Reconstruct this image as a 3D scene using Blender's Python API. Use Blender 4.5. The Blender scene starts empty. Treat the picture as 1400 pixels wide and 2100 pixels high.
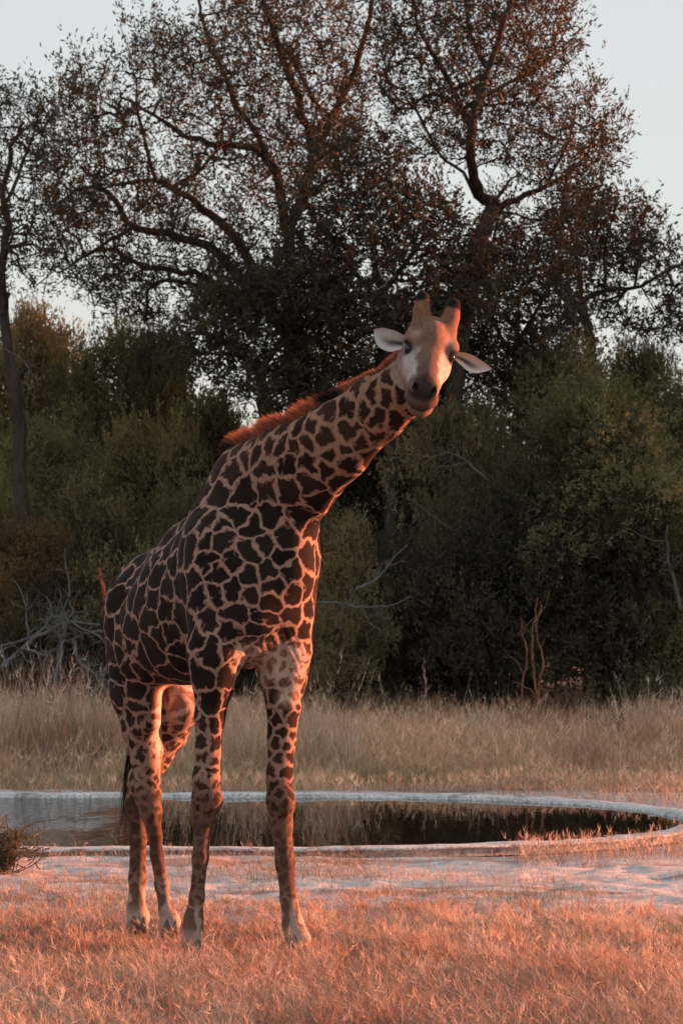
import bpy, math, random
import numpy as np
from mathutils import Vector, Matrix
from mathutils.bvhtree import BVHTree

scene = bpy.context.scene
COL = scene.collection
rng = np.random.default_rng(7)
random.seed(7)

# ------------------------------------------------------------------ camera
CAM_H, FPX, HZ = 2.5, 7150.0, 1130.0          # eye height, focal length in photo pixels, horizon row
cam = bpy.data.cameras.new('camera')
cam.sensor_fit = 'VERTICAL'
cam.sensor_height = 36.0
cam.sensor_width = 24.0
cam.lens = FPX / 2100.0 * 36.0
cam.shift_y = (HZ - 1050.0) / 2100.0
cam.clip_start, cam.clip_end = 0.5, 6000.0
cam.dof.use_dof = True
cam.dof.focus_distance = 21.7
cam.dof.aperture_fstop = 8.0
cam_o = bpy.data.objects.new('camera', cam)
cam_o.location = (0, 0, CAM_H)
cam_o.rotation_euler = (math.radians(90), 0, 0)
COL.objects.link(cam_o)
scene.camera = cam_o

# ------------------------------------------------------------------ sky, sun, exposure
SUN_AZ, SUN_EL = math.radians(14), math.radians(5.5)     # azimuth counted from +X towards +Y
sun_dir = Vector((math.cos(SUN_AZ) * math.cos(SUN_EL), math.sin(SUN_AZ) * math.cos(SUN_EL), math.sin(SUN_EL)))
world = bpy.data.worlds.new('World')
scene.world = world
world.use_nodes = True
wn = world.node_tree
wn.nodes.clear()
w_out = wn.nodes.new('ShaderNodeOutputWorld')
w_bg = wn.nodes.new('ShaderNodeBackground')
w_hs = wn.nodes.new('ShaderNodeHueSaturation')
w_sky = wn.nodes.new('ShaderNodeTexSky')
w_sky.sky_type = 'NISHITA'
w_sky.sun_disc = False
w_sky.sun_elevation = SUN_EL
w_sky.sun_rotation = math.radians(90) - SUN_AZ
w_sky.air_density, w_sky.dust_density, w_sky.ozone_density = 1.0, 0.7, 2.0
w_hs.inputs["Saturation"].default_value = 1.0
w_bg.inputs['Strength'].default_value = 0.15
w_ga = wn.nodes.new('ShaderNodeGamma')            # evening haze evens the sky out
w_ga.inputs['Gamma'].default_value = 0.14
wn.links.new(w_sky.outputs[0], w_ga.inputs['Color'])
wn.links.new(w_ga.outputs[0], w_hs.inputs['Color'])
wn.links.new(w_hs.outputs[0], w_bg.inputs['Color'])
wn.links.new(w_bg.outputs[0], w_out.inputs['Surface'])
sun = bpy.data.lights.new('sun', 'SUN')
sun.energy = 3.9
sun.angle = math.radians(0.5)
sun.color = (1.0, 0.32, 0.15)
sun_o = bpy.data.objects.new('sun', sun)
sun_o.rotation_euler = (-sun_dir).to_track_quat('-Z', 'Y').to_euler()
sun_o.location = (60, 30, 40)
COL.objects.link(sun_o)
vs = scene.view_settings
vs.view_transform = 'Standard'
vs.look = 'None'
vs.exposure = 2.2
vs.gamma = 1.0
vs.use_curve_mapping = False
scene.render.film_transparent = False
cy = scene.cycles
cy.max_bounces = 7
cy.diffuse_bounces = 5
cy.glossy_bounces = 3
cy.transmission_bounces = 3
cy.transparent_max_bounces = 6
cy.caustics_reflective = cy.caustics_refractive = False

# ------------------------------------------------------------------ helpers
def at(x, y, Y):
    """a point of the place: photo column and row at its own distance Y (metres)"""
    return np.array([(x - 700.0) * Y / FPX, Y, CAM_H + (HZ - y) * Y / FPX])

def gnd(x, y):
    return at(x, y, CAM_H * FPX / (y - HZ))

def tag(o, label=None, cat=None, group=None, kind=None):
    if label: o['label'] = label
    if cat: o['category'] = cat
    if group: o['group'] = group
    if kind: o['kind'] = kind
    return o

def empty(name, loc=(0, 0, 0)):
    o = bpy.data.objects.new(name, None)
    o.location = loc
    o.empty_display_size = 0.2
    COL.objects.link(o)
    return o

def mesh_np(name, V, F, mat=None, parent=None, smooth=False, attrs=None, n=None):
    """V (N,3) float, F (M,n) int with n = 3 or 4 -> one mesh object"""
    V = np.ascontiguousarray(V, np.float32)
    F = np.ascontiguousarray(F, np.int32)
    me = bpy.data.meshes.new(name)
    k = F.shape[1]
    me.vertices.add(len(V)); me.vertices.foreach_set('co', V.ravel())
    me.loops.add(F.size); me.loops.foreach_set('vertex_index', F.ravel())
    me.polygons.add(len(F))
    me.polygons.foreach_set('loop_start', np.arange(0, F.size, k, dtype=np.int32))
    me.polygons.foreach_set('use_smooth', np.full(len(F), smooth, bool))
    for an, av in (attrs or {}).items():
        av = np.ascontiguousarray(av, np.float32)
        if av.ndim == 1:
            a = me.attributes.new(an, 'FLOAT', 'POINT'); a.data.foreach_set('value', av)
        else:
            a = me.attributes.new(an, 'FLOAT_COLOR', 'POINT')
            c = np.ones((len(av), 4), np.float32); c[:, :3] = av
            a.data.foreach_set('color', c.ravel())
    me.update(calc_edges=True)
    if mat: me.materials.append(mat)
    o = bpy.data.objects.new(name, me)
    COL.objects.link(o)
    if parent:
        o.parent = parent
        o.matrix_parent_inverse = Matrix.Translation(-Vector(parent.location))
    return o

class NT:
    """small wrapper for node materials"""
    def __init__(s, name):
        s.m = bpy.data.materials.new(name); s.m.use_nodes = True
        s.t = s.m.node_tree; s.t.nodes.clear()
        s.out = s.t.nodes.new('ShaderNodeOutputMaterial')
    def n(s, kind, **kw):
        nd = s.t.nodes.new('ShaderNode' + kind)
        for k, v in kw.items():
            if k in nd.inputs.keys() if isinstance(k, str) else False: nd.inputs[k].default_value = v
            else: setattr(nd, k, v)
        return nd
    def l(s, a, b): s.t.links.new(a, b)
    def bsdf(s, rough=0.7, spec=0.3):
        b = s.n('BsdfPrincipled')
        b.inputs['Roughness'].default_value = rough
        b.inputs['Specular IOR Level'].default_value = spec
        s.l(b.outputs[0], s.out.inputs['Surface'])
        return b
    def attr(s, name):
        a = s.n('Attribute'); a.attribute_name = name
        return a
    def noise(s, scale, detail=3, rough=0.55, vec=None):
        a = s.n('TexNoise'); a.inputs['Scale'].default_value = scale
        a.inputs['Detail'].default_value = detail; a.inputs['Roughness'].default_value = rough
        if vec is not None: s.l(vec, a.inputs['Vector'])
        return a
    def ramp(s, src, stops):
        r = s.n('ValToRGB')
        e = r.color_ramp.elements
        while len(e) < len(stops): e.new(0.5)
        for i, (p, c) in enumerate(stops):
            e[i].position = p; e[i].color = (*c, 1) if len(c) == 3 else c
        s.l(src, r.inputs[0])
        return r
    def mix(s, fac, a, b, mode='MIX'):
        x = s.n('Mix'); x.data_type = 'RGBA'; x.blend_type = mode
        for sock, v in ((x.inputs[0], fac), (x.inputs[6], a), (x.inputs[7], b)):
            if hasattr(v, 'links'): s.l(v, sock)
            elif isinstance(v, (int, float)): sock.default_value = v
            else: sock.default_value = (*v, 1)
        return x.outputs[2]
    def math(s, op, a, b=None, c=None, clamp=False):
        x = s.n('Math'); x.operation = op; x.use_clamp = clamp
        for i, v in enumerate((a, b, c)):
            if v is None: continue
            if hasattr(v, 'links'): s.l(v, x.inputs[i])
            else: x.inputs[i].default_value = v
        return x.outputs[0]
    def bump(s, h, strength, dist, bsdf):
        b = s.n('Bump'); b.inputs['Strength'].default_value = strength; b.inputs['Distance'].default_value = dist
        s.l(h, b.inputs['Height']); s.l(b.outputs[0], bsdf.inputs['Normal'])

def unit(v):
    v = np.asarray(v, float)
    return v / np.linalg.norm(v)

def tube(path, radii, sides=6):
    """tapered tube along a polyline -> V, F(quads)"""
    path = np.asarray(path, float); n = len(path)
    tang = np.gradient(path, axis=0)
    tang /= np.linalg.norm(tang, axis=1)[:, None] + 1e-9
    ref = np.array([0.0, 0, 1]) if abs(tang[:, 2]).mean() < 0.8 else np.array([1.0, 0, 0])
    a = np.cross(tang, ref); a /= np.linalg.norm(a, axis=1)[:, None] + 1e-9
    b = np.cross(tang, a)
    ang = np.arange(sides) * 2 * math.pi / sides
    r = np.asarray(radii)[:, None, None]
    V = path[:, None, :] + r * (np.cos(ang)[None, :, None] * a[:, None, :] + np.sin(ang)[None, :, None] * b[:, None, :])
    i = np.arange(n - 1)[:, None] * sides
    j = np.arange(sides)[None, :]
    j2 = (j + 1) % sides
    F = np.stack([i + j, i + j2, i + sides + j2, i + sides + j], -1).reshape(-1, 4)
    return V.reshape(-1, 3), F

def joined(parts):
    Vs, Fs, o = [], [], 0
    for V, F in parts:
        Vs.append(V); Fs.append(F + o); o += len(V)
    return np.concatenate(Vs), np.concatenate(Fs)

def spline(pts, n):
    """Catmull-Rom through points"""
    p = np.asarray(pts, float)
    p = np.vstack([2 * p[0] - p[1], p, 2 * p[-1] - p[-2]])
    t = np.linspace(0, len(pts) - 1 - 1e-6, n)
    i = t.astype(int); f = (t - i)[:, None]
    a, b, c, d = p[i], p[i + 1], p[i + 2], p[i + 3]
    return 0.5 * (2 * b + (c - a) * f + (2 * a - 5 * b + 4 * c - d) * f ** 2 + (3 * b - a - 3 * c + d) * f ** 3)

def vnoise(P, scale, seed=0):
    """cheap smooth value noise in numpy, about -1..1"""
    q = np.asarray(P, float) * scale + seed * 17.31
    i = np.floor(q).astype(np.int64); f = q - i; f = f * f * (3 - 2 * f)
    out = 0
    for dx in (0, 1):
        for dy in (0, 1):
            for dz in (0, 1):
                h = (i[:, 0] + dx) * 374761393 + (i[:, 1] + dy) * 668265263 + (i[:, 2] + dz) * 2147483647 + seed * 1013904223
                h = (h ^ (h >> 13)) * 1274126177
                v = ((h ^ (h >> 16)) & 0xffff) / 32767.5 - 1.0
                w = (f[:, 0] if dx else 1 - f[:, 0]) * (f[:, 1] if dy else 1 - f[:, 1]) * (f[:, 2] if dz else 1 - f[:, 2])
                out = out + v * w
    return out

def smooth(a, b, x):
    t = np.clip((x - a) / (b - a), 0, 1)
    return t * t * (3 - 2 * t)

# ------------------------------------------------------------------ ground, waterhole
def ground_h(x, y):
    P = np.stack([x, y, np.zeros_like(x)], -1).reshape(-1, 3)
    h = (vnoise(P, 0.9, 101) * 0.030 + vnoise(P, 2.6, 102) * 0.014).reshape(x.shape)
    strip = smooth(22.5, 24.0, y) * smooth(28.9, 28.5, y)
    h = h * (1 - 0.5 * strip) + (vnoise(P, 4.5, 103) * 0.018 + vnoise(P, 10.0, 104) * 0.010).reshape(x.shape) * strip
    near = smooth(60, 45, y) * smooth(14, 18, y) * smooth(9, 7, np.abs(x))
    pond = smooth(28.7, 29.0, y) * smooth(35.7, 35.4, y) * smooth(3.2, 2.9, x) * smooth(-15, -14.5, x)
    return np.minimum(h, 0.02) * near * (1 - pond) - 0.05 * pond
gxs = np.unique(np.concatenate([np.linspace(-9, 9, 91), np.linspace(-4, 4, 115), [-3000, -800, -200, -60, -25, -14, 14, 25, 60, 200, 800, 3000]]))
gys = np.unique(np.concatenate([np.linspace(13, 62, 200), np.linspace(22.5, 29.2, 120), [-600, -100, -20, 0, 8, 70, 90, 140, 300, 900, 3000, 5000]]))
GX, GY = np.meshgrid(gxs, gys, indexing='ij')
GZ = ground_h(GX, GY) - 0.012
V = np.stack([GX, GY, GZ], -1).reshape(-1, 3)
i, j = np.meshgrid(np.arange(len(gxs) - 1), np.arange(len(gys) - 1), indexing='ij')
a = (i * len(gys) + j).ravel()
F = np.stack([a, a + len(gys), a + len(gys) + 1, a + 1], 1)
m = NT('dry_ground'); b = m.bsdf(0.95, 0.1)
geo = m.n('NewGeometry'); sx = m.n('SeparateXYZ'); m.l(geo.outputs['Position'], sx.inputs[0])
na = m.noise(1.3, 5, 0.6, geo.outputs['Position']); nb = m.noise(9, 4, 0.6, geo.outputs['Position']); nc = m.noise(55, 3, 0.6, geo.outputs['Position'])
soil = m.ramp(nb.outputs[0], [(0.3, (0.20, 0.13, 0.095)), (0.7, (0.36, 0.25, 0.19))])
sand = m.ramp(nb.outputs[0], [(0.25, (0.30, 0.245, 0.225)), (0.42, (0.50, 0.45, 0.435)), (0.75, (0.68, 0.645, 0.63))])
yy = m.math('ADD', sx.outputs[1], m.math('MULTIPLY', m.math('SUBTRACT', na.outputs[0], 0.5), 3.0))
f1 = m.n('MapRange'); f1.inputs['From Min'].default_value = 23.2; f1.inputs['From Max'].default_value = 24.6; m.l(yy, f1.inputs['Value'])
f2 = m.n('MapRange'); f2.inputs['From Min'].default_value = 36.6; f2.inputs['From Max'].default_value = 36.0; m.l(yy, f2.inputs['Value'])
fs = m.math('MULTIPLY', f1.outputs[0], f2.outputs[0])
mpr = m.n('Mapping'); mpr.inputs['Scale'].default_value = (0.35, 1.5, 1); m.l(geo.outputs['Position'], mpr.inputs[0])
nd = m.noise(1.0, 4, 0.6, mpr.outputs[0])
red = m.ramp(nd.outputs[0], [(0.52, (0, 0, 0)), (0.60, (1, 1, 1))])
sand2 = m.mix(m.math('MULTIPLY', red.outputs[0], 0.75), sand.outputs[0], (0.30, 0.16, 0.115))
m.l(m.mix(fs, soil.outputs[0], sand2), b.inputs['Base Color'])
hh = m.math('ADD', m.math('MULTIPLY', nb.outputs[0], 1.0), m.math('MULTIPLY', nc.outputs[0], 0.5))
m.bump(hh, 0.6, 0.03, b)
tag(mesh_np('ground', V, F, m.m, None, True), kind='structure')

# the pond: long waterhole with a low concrete rim, its round end near the bushes
PY0, PY1, PXR = 29.02, 35.25, 3.2
PR = (PY1 - PY0) / 2; PC = (PY0 + PY1) / 2
def rim_curve(off, n=150, left=-14.0):
    """offset outline, clockwise seen from above, from near-left round the right end to far-left"""
    pts = []
    cx = PXR - PR * 1.12
    for x in np.linspace(left, cx, 150, endpoint=False): pts.append((x, PY0 - off))
    for t in np.linspace(-math.pi / 2, math.pi / 2, n):
        pts.append((cx + (PR * 1.12 + off) * math.cos(t) ** 1.0, PC + (PR + off) * math.sin(t)))
    for x in np.linspace(cx, left, 151)[1:]: pts.append((x, PY1 + off))
    return np.array(pts)
prof = [(-0.045, -0.01), (-0.03, 0.030), (0.0, 0.042), (0.12, 0.047), (0.24, 0.045), (0.285, 0.038), (0.275, 0.024), (0.19, 0.018), (0.18, -0.05)]
base = rim_curve(0.0)
rings = []
for off, z in prof:
    c = rim_curve(off)
    P = np.column_stack([c, np.full(len(c), z)])
    wob = vnoise(np.column_stack([base, np.zeros(len(base))]), 0.9, 111) * 0.05 + vnoise(np.column_stack([base, np.zeros(len(base))]), 3.3, 112) * 0.03 + vnoise(np.column_stack([base, np.zeros(len(base))]), 9, 115) * 0.02
    if z > 0: P[:, 2] += vnoise(P, 1.7, 113) * 0.008 + vnoise(P, 7.0, 114) * 0.009
    tn = np.gradient(base, axis=0); nn = np.column_stack([tn[:, 1], -tn[:, 0]]); nn /= np.linalg.norm(nn, axis=1)[:, None]
    P[:, :2] += nn * wob[:, None]
    rings.append(P)
V = np.concatenate(rings); n_ = len(base)
i, j = np.meshgrid(np.arange(len(prof) - 1), np.arange(n_ - 1), indexing='ij')
a = (i * n_ + j).ravel()
F = np.stack([a, a + 1, a + n_ + 1, a + n_], 1)
m = NT('weathered_concrete'); b = m.bsdf(0.9, 0.2)
geo = m.n('NewGeometry')
na = m.noise(3, 5, 0.65, geo.outputs['Position']); nb = m.noise(28, 4, 0.6, geo.outputs['Position'])
c1 = m.ramp(na.outputs[0], [(0.30, (0.22, 0.20, 0.185)), (0.44, (0.60, 0.59, 0.585)), (0.75, (0.78, 0.775, 0.77))])
c2 = m.ramp(nb.outputs[0], [(0.35, (0.5, 0.47, 0.44)), (0.58, (1, 1, 1))])
m.l(m.mix(1.0, c1.outputs[0], c2.outputs[0], 'MULTIPLY'), b.inputs['Base Color'])
m.bump(nb.outputs[0], 0.6, 0.015, b)
tag(mesh_np('pond_rim', V, F, m.m, None, True), 'low pale cracked concrete rim running round the waterhole', 'rim')

oc = rim_curve(-0.03)
wv = np.column_stack([oc, np.full(len(oc), 0.008)])
me = bpy.data.meshes.new('water')
me.from_pydata(wv.tolist(), [], [list(range(len(wv)))])
wo = bpy.data.objects.new('water', me); COL.objects.link(wo)
m = NT('dark_water'); b = m.bsdf(0.015, 0.5)
b.inputs['Base Color'].default_value = (0.016, 0.011, 0.007, 1)
b.inputs['IOR'].default_value = 1.33
geo = m.n('NewGeometry'); mp = m.n('Mapping'); mp.inputs['Scale'].default_value = (1.0, 0.35, 1); m.l(geo.outputs['Position'], mp.inputs[0])
na = m.noise(5.0, 2, 0.5, mp.outputs[0])
sx = m.n('SeparateXYZ'); m.l(geo.outputs['Position'], sx.inputs[0])
mp3 = m.n('Mapping'); mp3.inputs['Scale'].default_value = (1.2, 0.3, 1); m.l(geo.outputs['Position'], mp3.inputs[0])
nr_ = m.noise(1.6, 3, 0.6, mp3.outputs[0])
ruf = m.n('MapRange'); ruf.inputs['From Min'].default_value = -2.0; ruf.inputs['From Max'].default_value = -2.9       # ripples added at the open end so it catches bright sky
m.l(m.math('ADD', sx.outputs[0], m.math('MULTIPLY', m.math('SUBTRACT', nr_.outputs[0], 0.5), 2.2)), ruf.inputs['Value'])
mp2 = m.n('Mapping'); mp2.inputs['Scale'].default_value = (1.0, 1.4, 1); m.l(geo.outputs['Position'], mp2.inputs[0])
nw = m.noise(11.0, 2, 0.5, mp2.outputs[0])
hsum = m.math('ADD', m.math('MULTIPLY', na.outputs[0], 0.05), m.math('MULTIPLY', nw.outputs[0], ruf.outputs[0]))
m.bump(hsum, 1.0, 0.032, b)
me.materials.append(m.m)
tag(wo, kind='structure')
# scum specks drifting on the water
# ------------------------------------------------------------------ the giraffe: one continuous body grown from a blended field
GRID = 0.0095
class Field:
    def __init__(s, lo, hi, h):
        s.lo = np.array(lo, float); s.h = h
        s.n = np.ceil((np.array(hi) - s.lo) / h).astype(int) + 1
        s.v = np.full(s.n, 1.0, np.float32)
    def sub(s, lo, hi, pad):
        a = np.maximum(np.floor((np.min([lo, hi], 0) - pad - s.lo) / s.h).astype(int), 0)
        b = np.minimum(np.ceil((np.max([lo, hi], 0) + pad - s.lo) / s.h).astype(int) + 1, s.n)
        ax = [(s.lo[k] + np.arange(a[k], b[k]) * s.h).astype(np.float32) for k in range(3)]
        return tuple(slice(a[k], b[k]) for k in range(3)), ax[0][:, None, None], ax[1][None, :, None], ax[2][None, None, :]
    def blend(s, sl, d, k):
        a = s.v[sl]
        h = np.maximum(k - np.abs(a - d), 0) / k
        s.v[sl] = np.minimum(a, d) - h * h * k * 0.25
    def carve(s, sl, d, k):
        a = s.v[sl]; d = -d
        h = np.maximum(k - np.abs(a - d), 0) / k
        s.v[sl] = np.maximum(a, d) + h * h * k * 0.25
    def _cone(s, p, q, r1, r2, lat, flat, pad):
        p = np.asarray(p, float); q = np.asarray(q, float)
        R = max(r1, r2)
        sl, X, Y, Z = s.sub(np.minimum(p, q) - R, np.maximum(p, q) + R, pad)
        d = q - p; L2 = d @ d
        t = np.clip(((X - p[0]) * d[0] + (Y - p[1]) * d[1] + (Z - p[2]) * d[2]) / L2, 0, 1)
        x = X - (p[0] + t * d[0]); y = Y - (p[1] + t * d[1]); z = Z - (p[2] + t * d[2])
        r = r1 + (r2 - r1) * t
        n2 = x * x + y * y + z * z
        if lat is not None:
            lt = unit(lat)
            c = x * lt[0] + y * lt[1] + z * lt[2]
            n2 = n2 + c * c * (1 / flat ** 2 - 1)
        return sl, (np.sqrt(n2) - r)
    def cone(s, p, q, r1, r2, k=0.05, lat=None, flat=1.0):
        sl, d = s._cone(p, q, r1, r2, lat, flat, k + 0.03)
        if flat < 1: d = d * (flat * 0.5 + 0.5)
        s.blend(sl, d.astype(np.float32), k)
    def chain(s, pts, radii, k=0.05, lat=None, flat=1.0):
        for i in range(len(pts) - 1):
            s.cone(pts[i], pts[i + 1], radii[i], radii[i + 1], k if i == 0 else min(k, 0.04), lat, flat)
    def _ell(s, c, ax, hs, pad):
        c = np.asarray(c, float); ax = [unit(a) for a in ax]
        ext = np.sqrt(sum((np.abs(a) * h) ** 2 for a, h in zip(ax, hs)))
        sl, X, Y, Z = s.sub(c - ext, c + ext, pad)
        x, y, z = X - c[0], Y - c[1], Z - c[2]
        u = [(x * a[0] + y * a[1] + z * a[2]) / h for a, h in zip(ax, hs)]
        k0 = np.sqrt(u[0] ** 2 + u[1] ** 2 + u[2] ** 2)
        k1 = np.sqrt((u[0] / hs[0]) ** 2 + (u[1] / hs[1]) ** 2 + (u[2] / hs[2]) ** 2) + 1e-6
        return sl, (k0 * (k0 - 1) / k1).astype(np.float32)
    def ell(s, c, ax, hs, k=0.08):
        sl, d = s._ell(c, ax, hs, k + 0.03); s.blend(sl, d, k)
    def dig(s, c, ax, hs, k=0.02):
        sl, d = s._ell(c, ax, hs, k + 0.03); s.carve(sl, d, k)
    def surface(s):
        """naive surface nets"""
        v = s.v; ins = v < 0
        n = s.n
        cell = np.zeros(n - 1, np.int8)
        for dx in (0, 1):
            for dy in (0, 1):
                for dz in (0, 1):
                    cell += ins[dx:n[0] - 1 + dx, dy:n[1] - 1 + dy, dz:n[2] - 1 + dz]
        act = np.argwhere((cell > 0) & (cell < 8))
        idx = np.full(n - 1, -1, np.int32)
        idx[act[:, 0], act[:, 1], act[:, 2]] = np.arange(len(act))
        acc = np.zeros((len(act), 3)); cnt = np.zeros(len(act))
        cs = [(dx, dy, dz) for dx in (0, 1) for dy in (0, 1) for dz in (0, 1)]
        for c0 in cs:
            for k in range(3):
                if c0[k]: continue
                c1 = list(c0); c1[k] = 1
                a = v[act[:, 0] + c0[0], act[:, 1] + c0[1], act[:, 2] + c0[2]]
                b = v[act[:, 0] + c1[0], act[:, 1] + c1[1], act[:, 2] + c1[2]]
                m = (a < 0) != (b < 0)
                t = np.where(m, a / np.where(m, a - b, 1), 0)
                p = np.tile(np.array(c0, float), (len(act), 1)); p[:, k] = t
                acc[m] += p[m]; cnt[m] += 1
        V = s.lo + (act + acc / cnt[:, None]) * s.h
        quads = []
        for k in range(3):
            m = [slice(None)] * 3; m2 = [slice(None)] * 3
            m[k] = slice(0, n[k] - 1); m2[k] = slice(1, n[k])
            a = ins[tuple(m)]; b = ins[tuple(m2)]
            e = np.argwhere(a != b)
            o1, o2 = [(1, 2), (2, 0), (0, 1)][k]
            e = e[(e[:, o1] > 0) & (e[:, o2] > 0) & (e[:, o1] < n[o1] - 1) & (e[:, o2] < n[o2] - 1)]
            def g(d1, d2):
                q = e.copy(); q[:, o1] -= d1; q[:, o2] -= d2
                return idx[q[:, 0], q[:, 1], q[:, 2]]
            q = np.stack([g(1, 1), g(0, 1), g(0, 0), g(1, 0)], 1)
            fl = ~a[e[:, 0], e[:, 1], e[:, 2]]
            q[fl] = q[fl][:, ::-1]
            quads.append(q)
        return V, np.concatenate(quads)

UP = np.array([0, 0, 1.0])
HD = unit([0.436, -0.90, 0])                    # the way the trunk points
RT = np.array([HD[1], -HD[0], 0])               # the animal's right side
AX = (HD, RT, UP)
def tilted(a):                                  # trunk axes pitched so that the back rises to the withers
    c, s_ = math.cos(a), math.sin(a)
    return (HD * c + UP * s_, RT, UP * c - HD * s_)

G = Field((-1.80, 19.75, -0.04), (0.95, 23.55, 4.30), GRID)
# trunk
hipc = np.array([-1.215, 22.85, 2.02])
ribc = np.array([-0.93, 22.24, 2.14])
shoc = np.array([-0.66, 21.72, 2.34])
T1 = tilted(math.radians(20))
G.ell(hipc, tilted(math.radians(8)), (0.44, 0.275, 0.43), 0.1)
G.ell(ribc, T1, (0.62, 0.36, 0.48), 0.15)
G.ell(shoc, tilted(math.radians(35)), (0.44, 0.345, 0.58), 0.16)
G.ell(at(502, 1010, 22.0), tilted(math.radians(35)), (0.30, 0.15, 0.24), 0.18)
G.cone(at(520, 985, 21.95), at(640, 915, 21.35), 0.20, 0.15, 0.15)             # withers
G.ell(at(372, 1140, 22.55), tilted(math.radians(26)), (0.52, 0.17, 0.16), 0.16)              # loin
G.ell(at(300, 1195, 22.9), AX, (0.2, 0.17, 0.15), 0.12)                                    # croup
G.ell(at(583, 1195, 21.50), AX, (0.16, 0.17, 0.26), 0.12)                                 # brisket
G.ell(at(585, 1270, 21.52), AX, (0.13, 0.14, 0.15), 0.10)
G.ell(at(345, 1290, 22.5), T1, (0.40, 0.30, 0.30), 0.15)                                  # flank and belly
G.ell(at(490, 1300, 21.9), AX, (0.34, 0.30, 0.22), 0.12)                                  # girth
# shoulder blades and upper arms
for sx, (px, py, pY), (ex, ey, eY) in ((1, (478, 1130, 21.62), (440, 1345, 21.48)), (-1, (566, 1165, 21.75), (583, 1350, 21.66))):
    G.cone(at(px, py, pY) + RT * 0.12 * sx, at(ex, ey, eY) + RT * 0.02 * sx, 0.21, 0.155, 0.12, RT, 0.72)
# forelegs
def leg(px, Y0, Y1, k=0.06, lat=None, flat=1.0):
    pts, rad = [], []
    for i, (x, y, w) in enumerate(px):
        t = i / (len(px) - 1)
        Y = Y0 + (Y1 - Y0) * t
        pts.append(at(x, y, Y)); rad.append(w * 0.5 * Y / FPX)
    for i in range(len(pts) - 1):
        G.cone(pts[i], pts[i + 1], rad[i], rad[i + 1], k if i == 0 else 0.035, lat, flat)
    return pts
LEGW = RT
la = leg([(441, 1345, 112), (438, 1400, 86), (430, 1470, 60), (427, 1540, 53), (424, 1595, 55), (423, 1640, 57), (417, 1685, 41), (411, 1760, 31), (404, 1840, 29), (397, 1885, 37), (394, 1915, 41)], 21.47, 21.43, 0.1)
lb = leg([(583, 1345, 108), (582, 1390, 92), (582, 1440, 70), (577, 1520, 56), (573, 1590, 52), (575, 1643, 56), (578, 1690, 41), (584, 1770, 37), (592, 1845, 33), (600, 1892, 41), (606, 1915, 44)], 21.64, 21.55, 0.1)
# knees
G.ell(at(432, 1642, 21.40), AX, (0.07, 0.075, 0.085), 0.04)
G.ell(at(583, 1648, 21.52), AX, (0.07, 0.07, 0.085), 0.04)
# hind legs
rth = [(276, 1250, 120), (275, 1340, 108), (277, 1420, 100), (289, 1490, 78), (299, 1555, 59), (305, 1625, 50), (310, 1665, 42), (318, 1715, 28), (322, 1755, 26), (332, 1815, 27), (343, 1870, 32), (348, 1895, 36)]
G.cone(at(290, 1250, 22.72), at(300, 1350, 22.55), 0.20, 0.15, 0.1)
lc = leg(rth, 22.74, 22.60, 0.1)
G.cone(at(290, 1330, 22.60), at(306, 1480, 22.56), 0.15, 0.075, 0.08)
G.ell(at(297, 1632, 22.74), AX, (0.085, 0.06, 0.11), 0.05)
lth = [(350, 1260, 170), (358, 1350, 125), (362, 1430, 92), (345, 1500, 82), (318, 1550, 64), (290, 1600, 54), (279, 1650, 44), (284, 1715, 35), (282, 1800, 34), (280, 1860, 36), (282, 1890, 42)]
ld = leg(lth, 22.90, 22.86, 0.1)
G.cone(at(340, 1350, 22.95), at(372, 1460, 22.72), 0.17, 0.10, 0.08)
G.cone(at(372, 1455, 22.72), at(318, 1560, 22.85), 0.105, 0.07, 0.06)
# pasterns run out into the hooves, which are parts of their own
FEET = []
for (x, Y, w, dx, toe) in ((394, 21.43, 48, 0.0, -0.03), (611, 21.53, 50, 0.03, 0.0), (350, 22.60, 40, 0.02, 0.0), (284, 22.86, 46, 0.02, 0.0)):
    base = np.array([(x - 700) * Y / FPX, Y, 0.0])
    r = w * 0.5 * Y / FPX
    FEET.append((base, r, dx))
for (base, r, dx), lg in zip(FEET, (la, lb, lc, ld)):
    G.cone(lg[-1], base + [dx * 0.4, 0, 0.10], r * 0.88, r * 0.92, 0.03)
# neck
nk = [at(548, 1045, 21.78), at(598, 985, 21.50), at(688, 907, 21.18), at(775, 838, 20.96), at(842, 790, 20.80)]
nr = [0.375, 0.295, 0.238, 0.192, 0.155]
nax = unit(nk[-1] - nk[0]); nlat = unit(np.cross(nax, [-0.45, 0.2, 0.85]))
for i in range(4):
    G.cone(nk[i], nk[i + 1], nr[i], nr[i + 1], 0.2 if i == 0 else 0.05, nlat, 0.66)
G.cone(at(588, 1075, 21.50), at(597, 1170, 21.46), 0.13, 0.13, 0.10)                        # base of the throat
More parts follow.
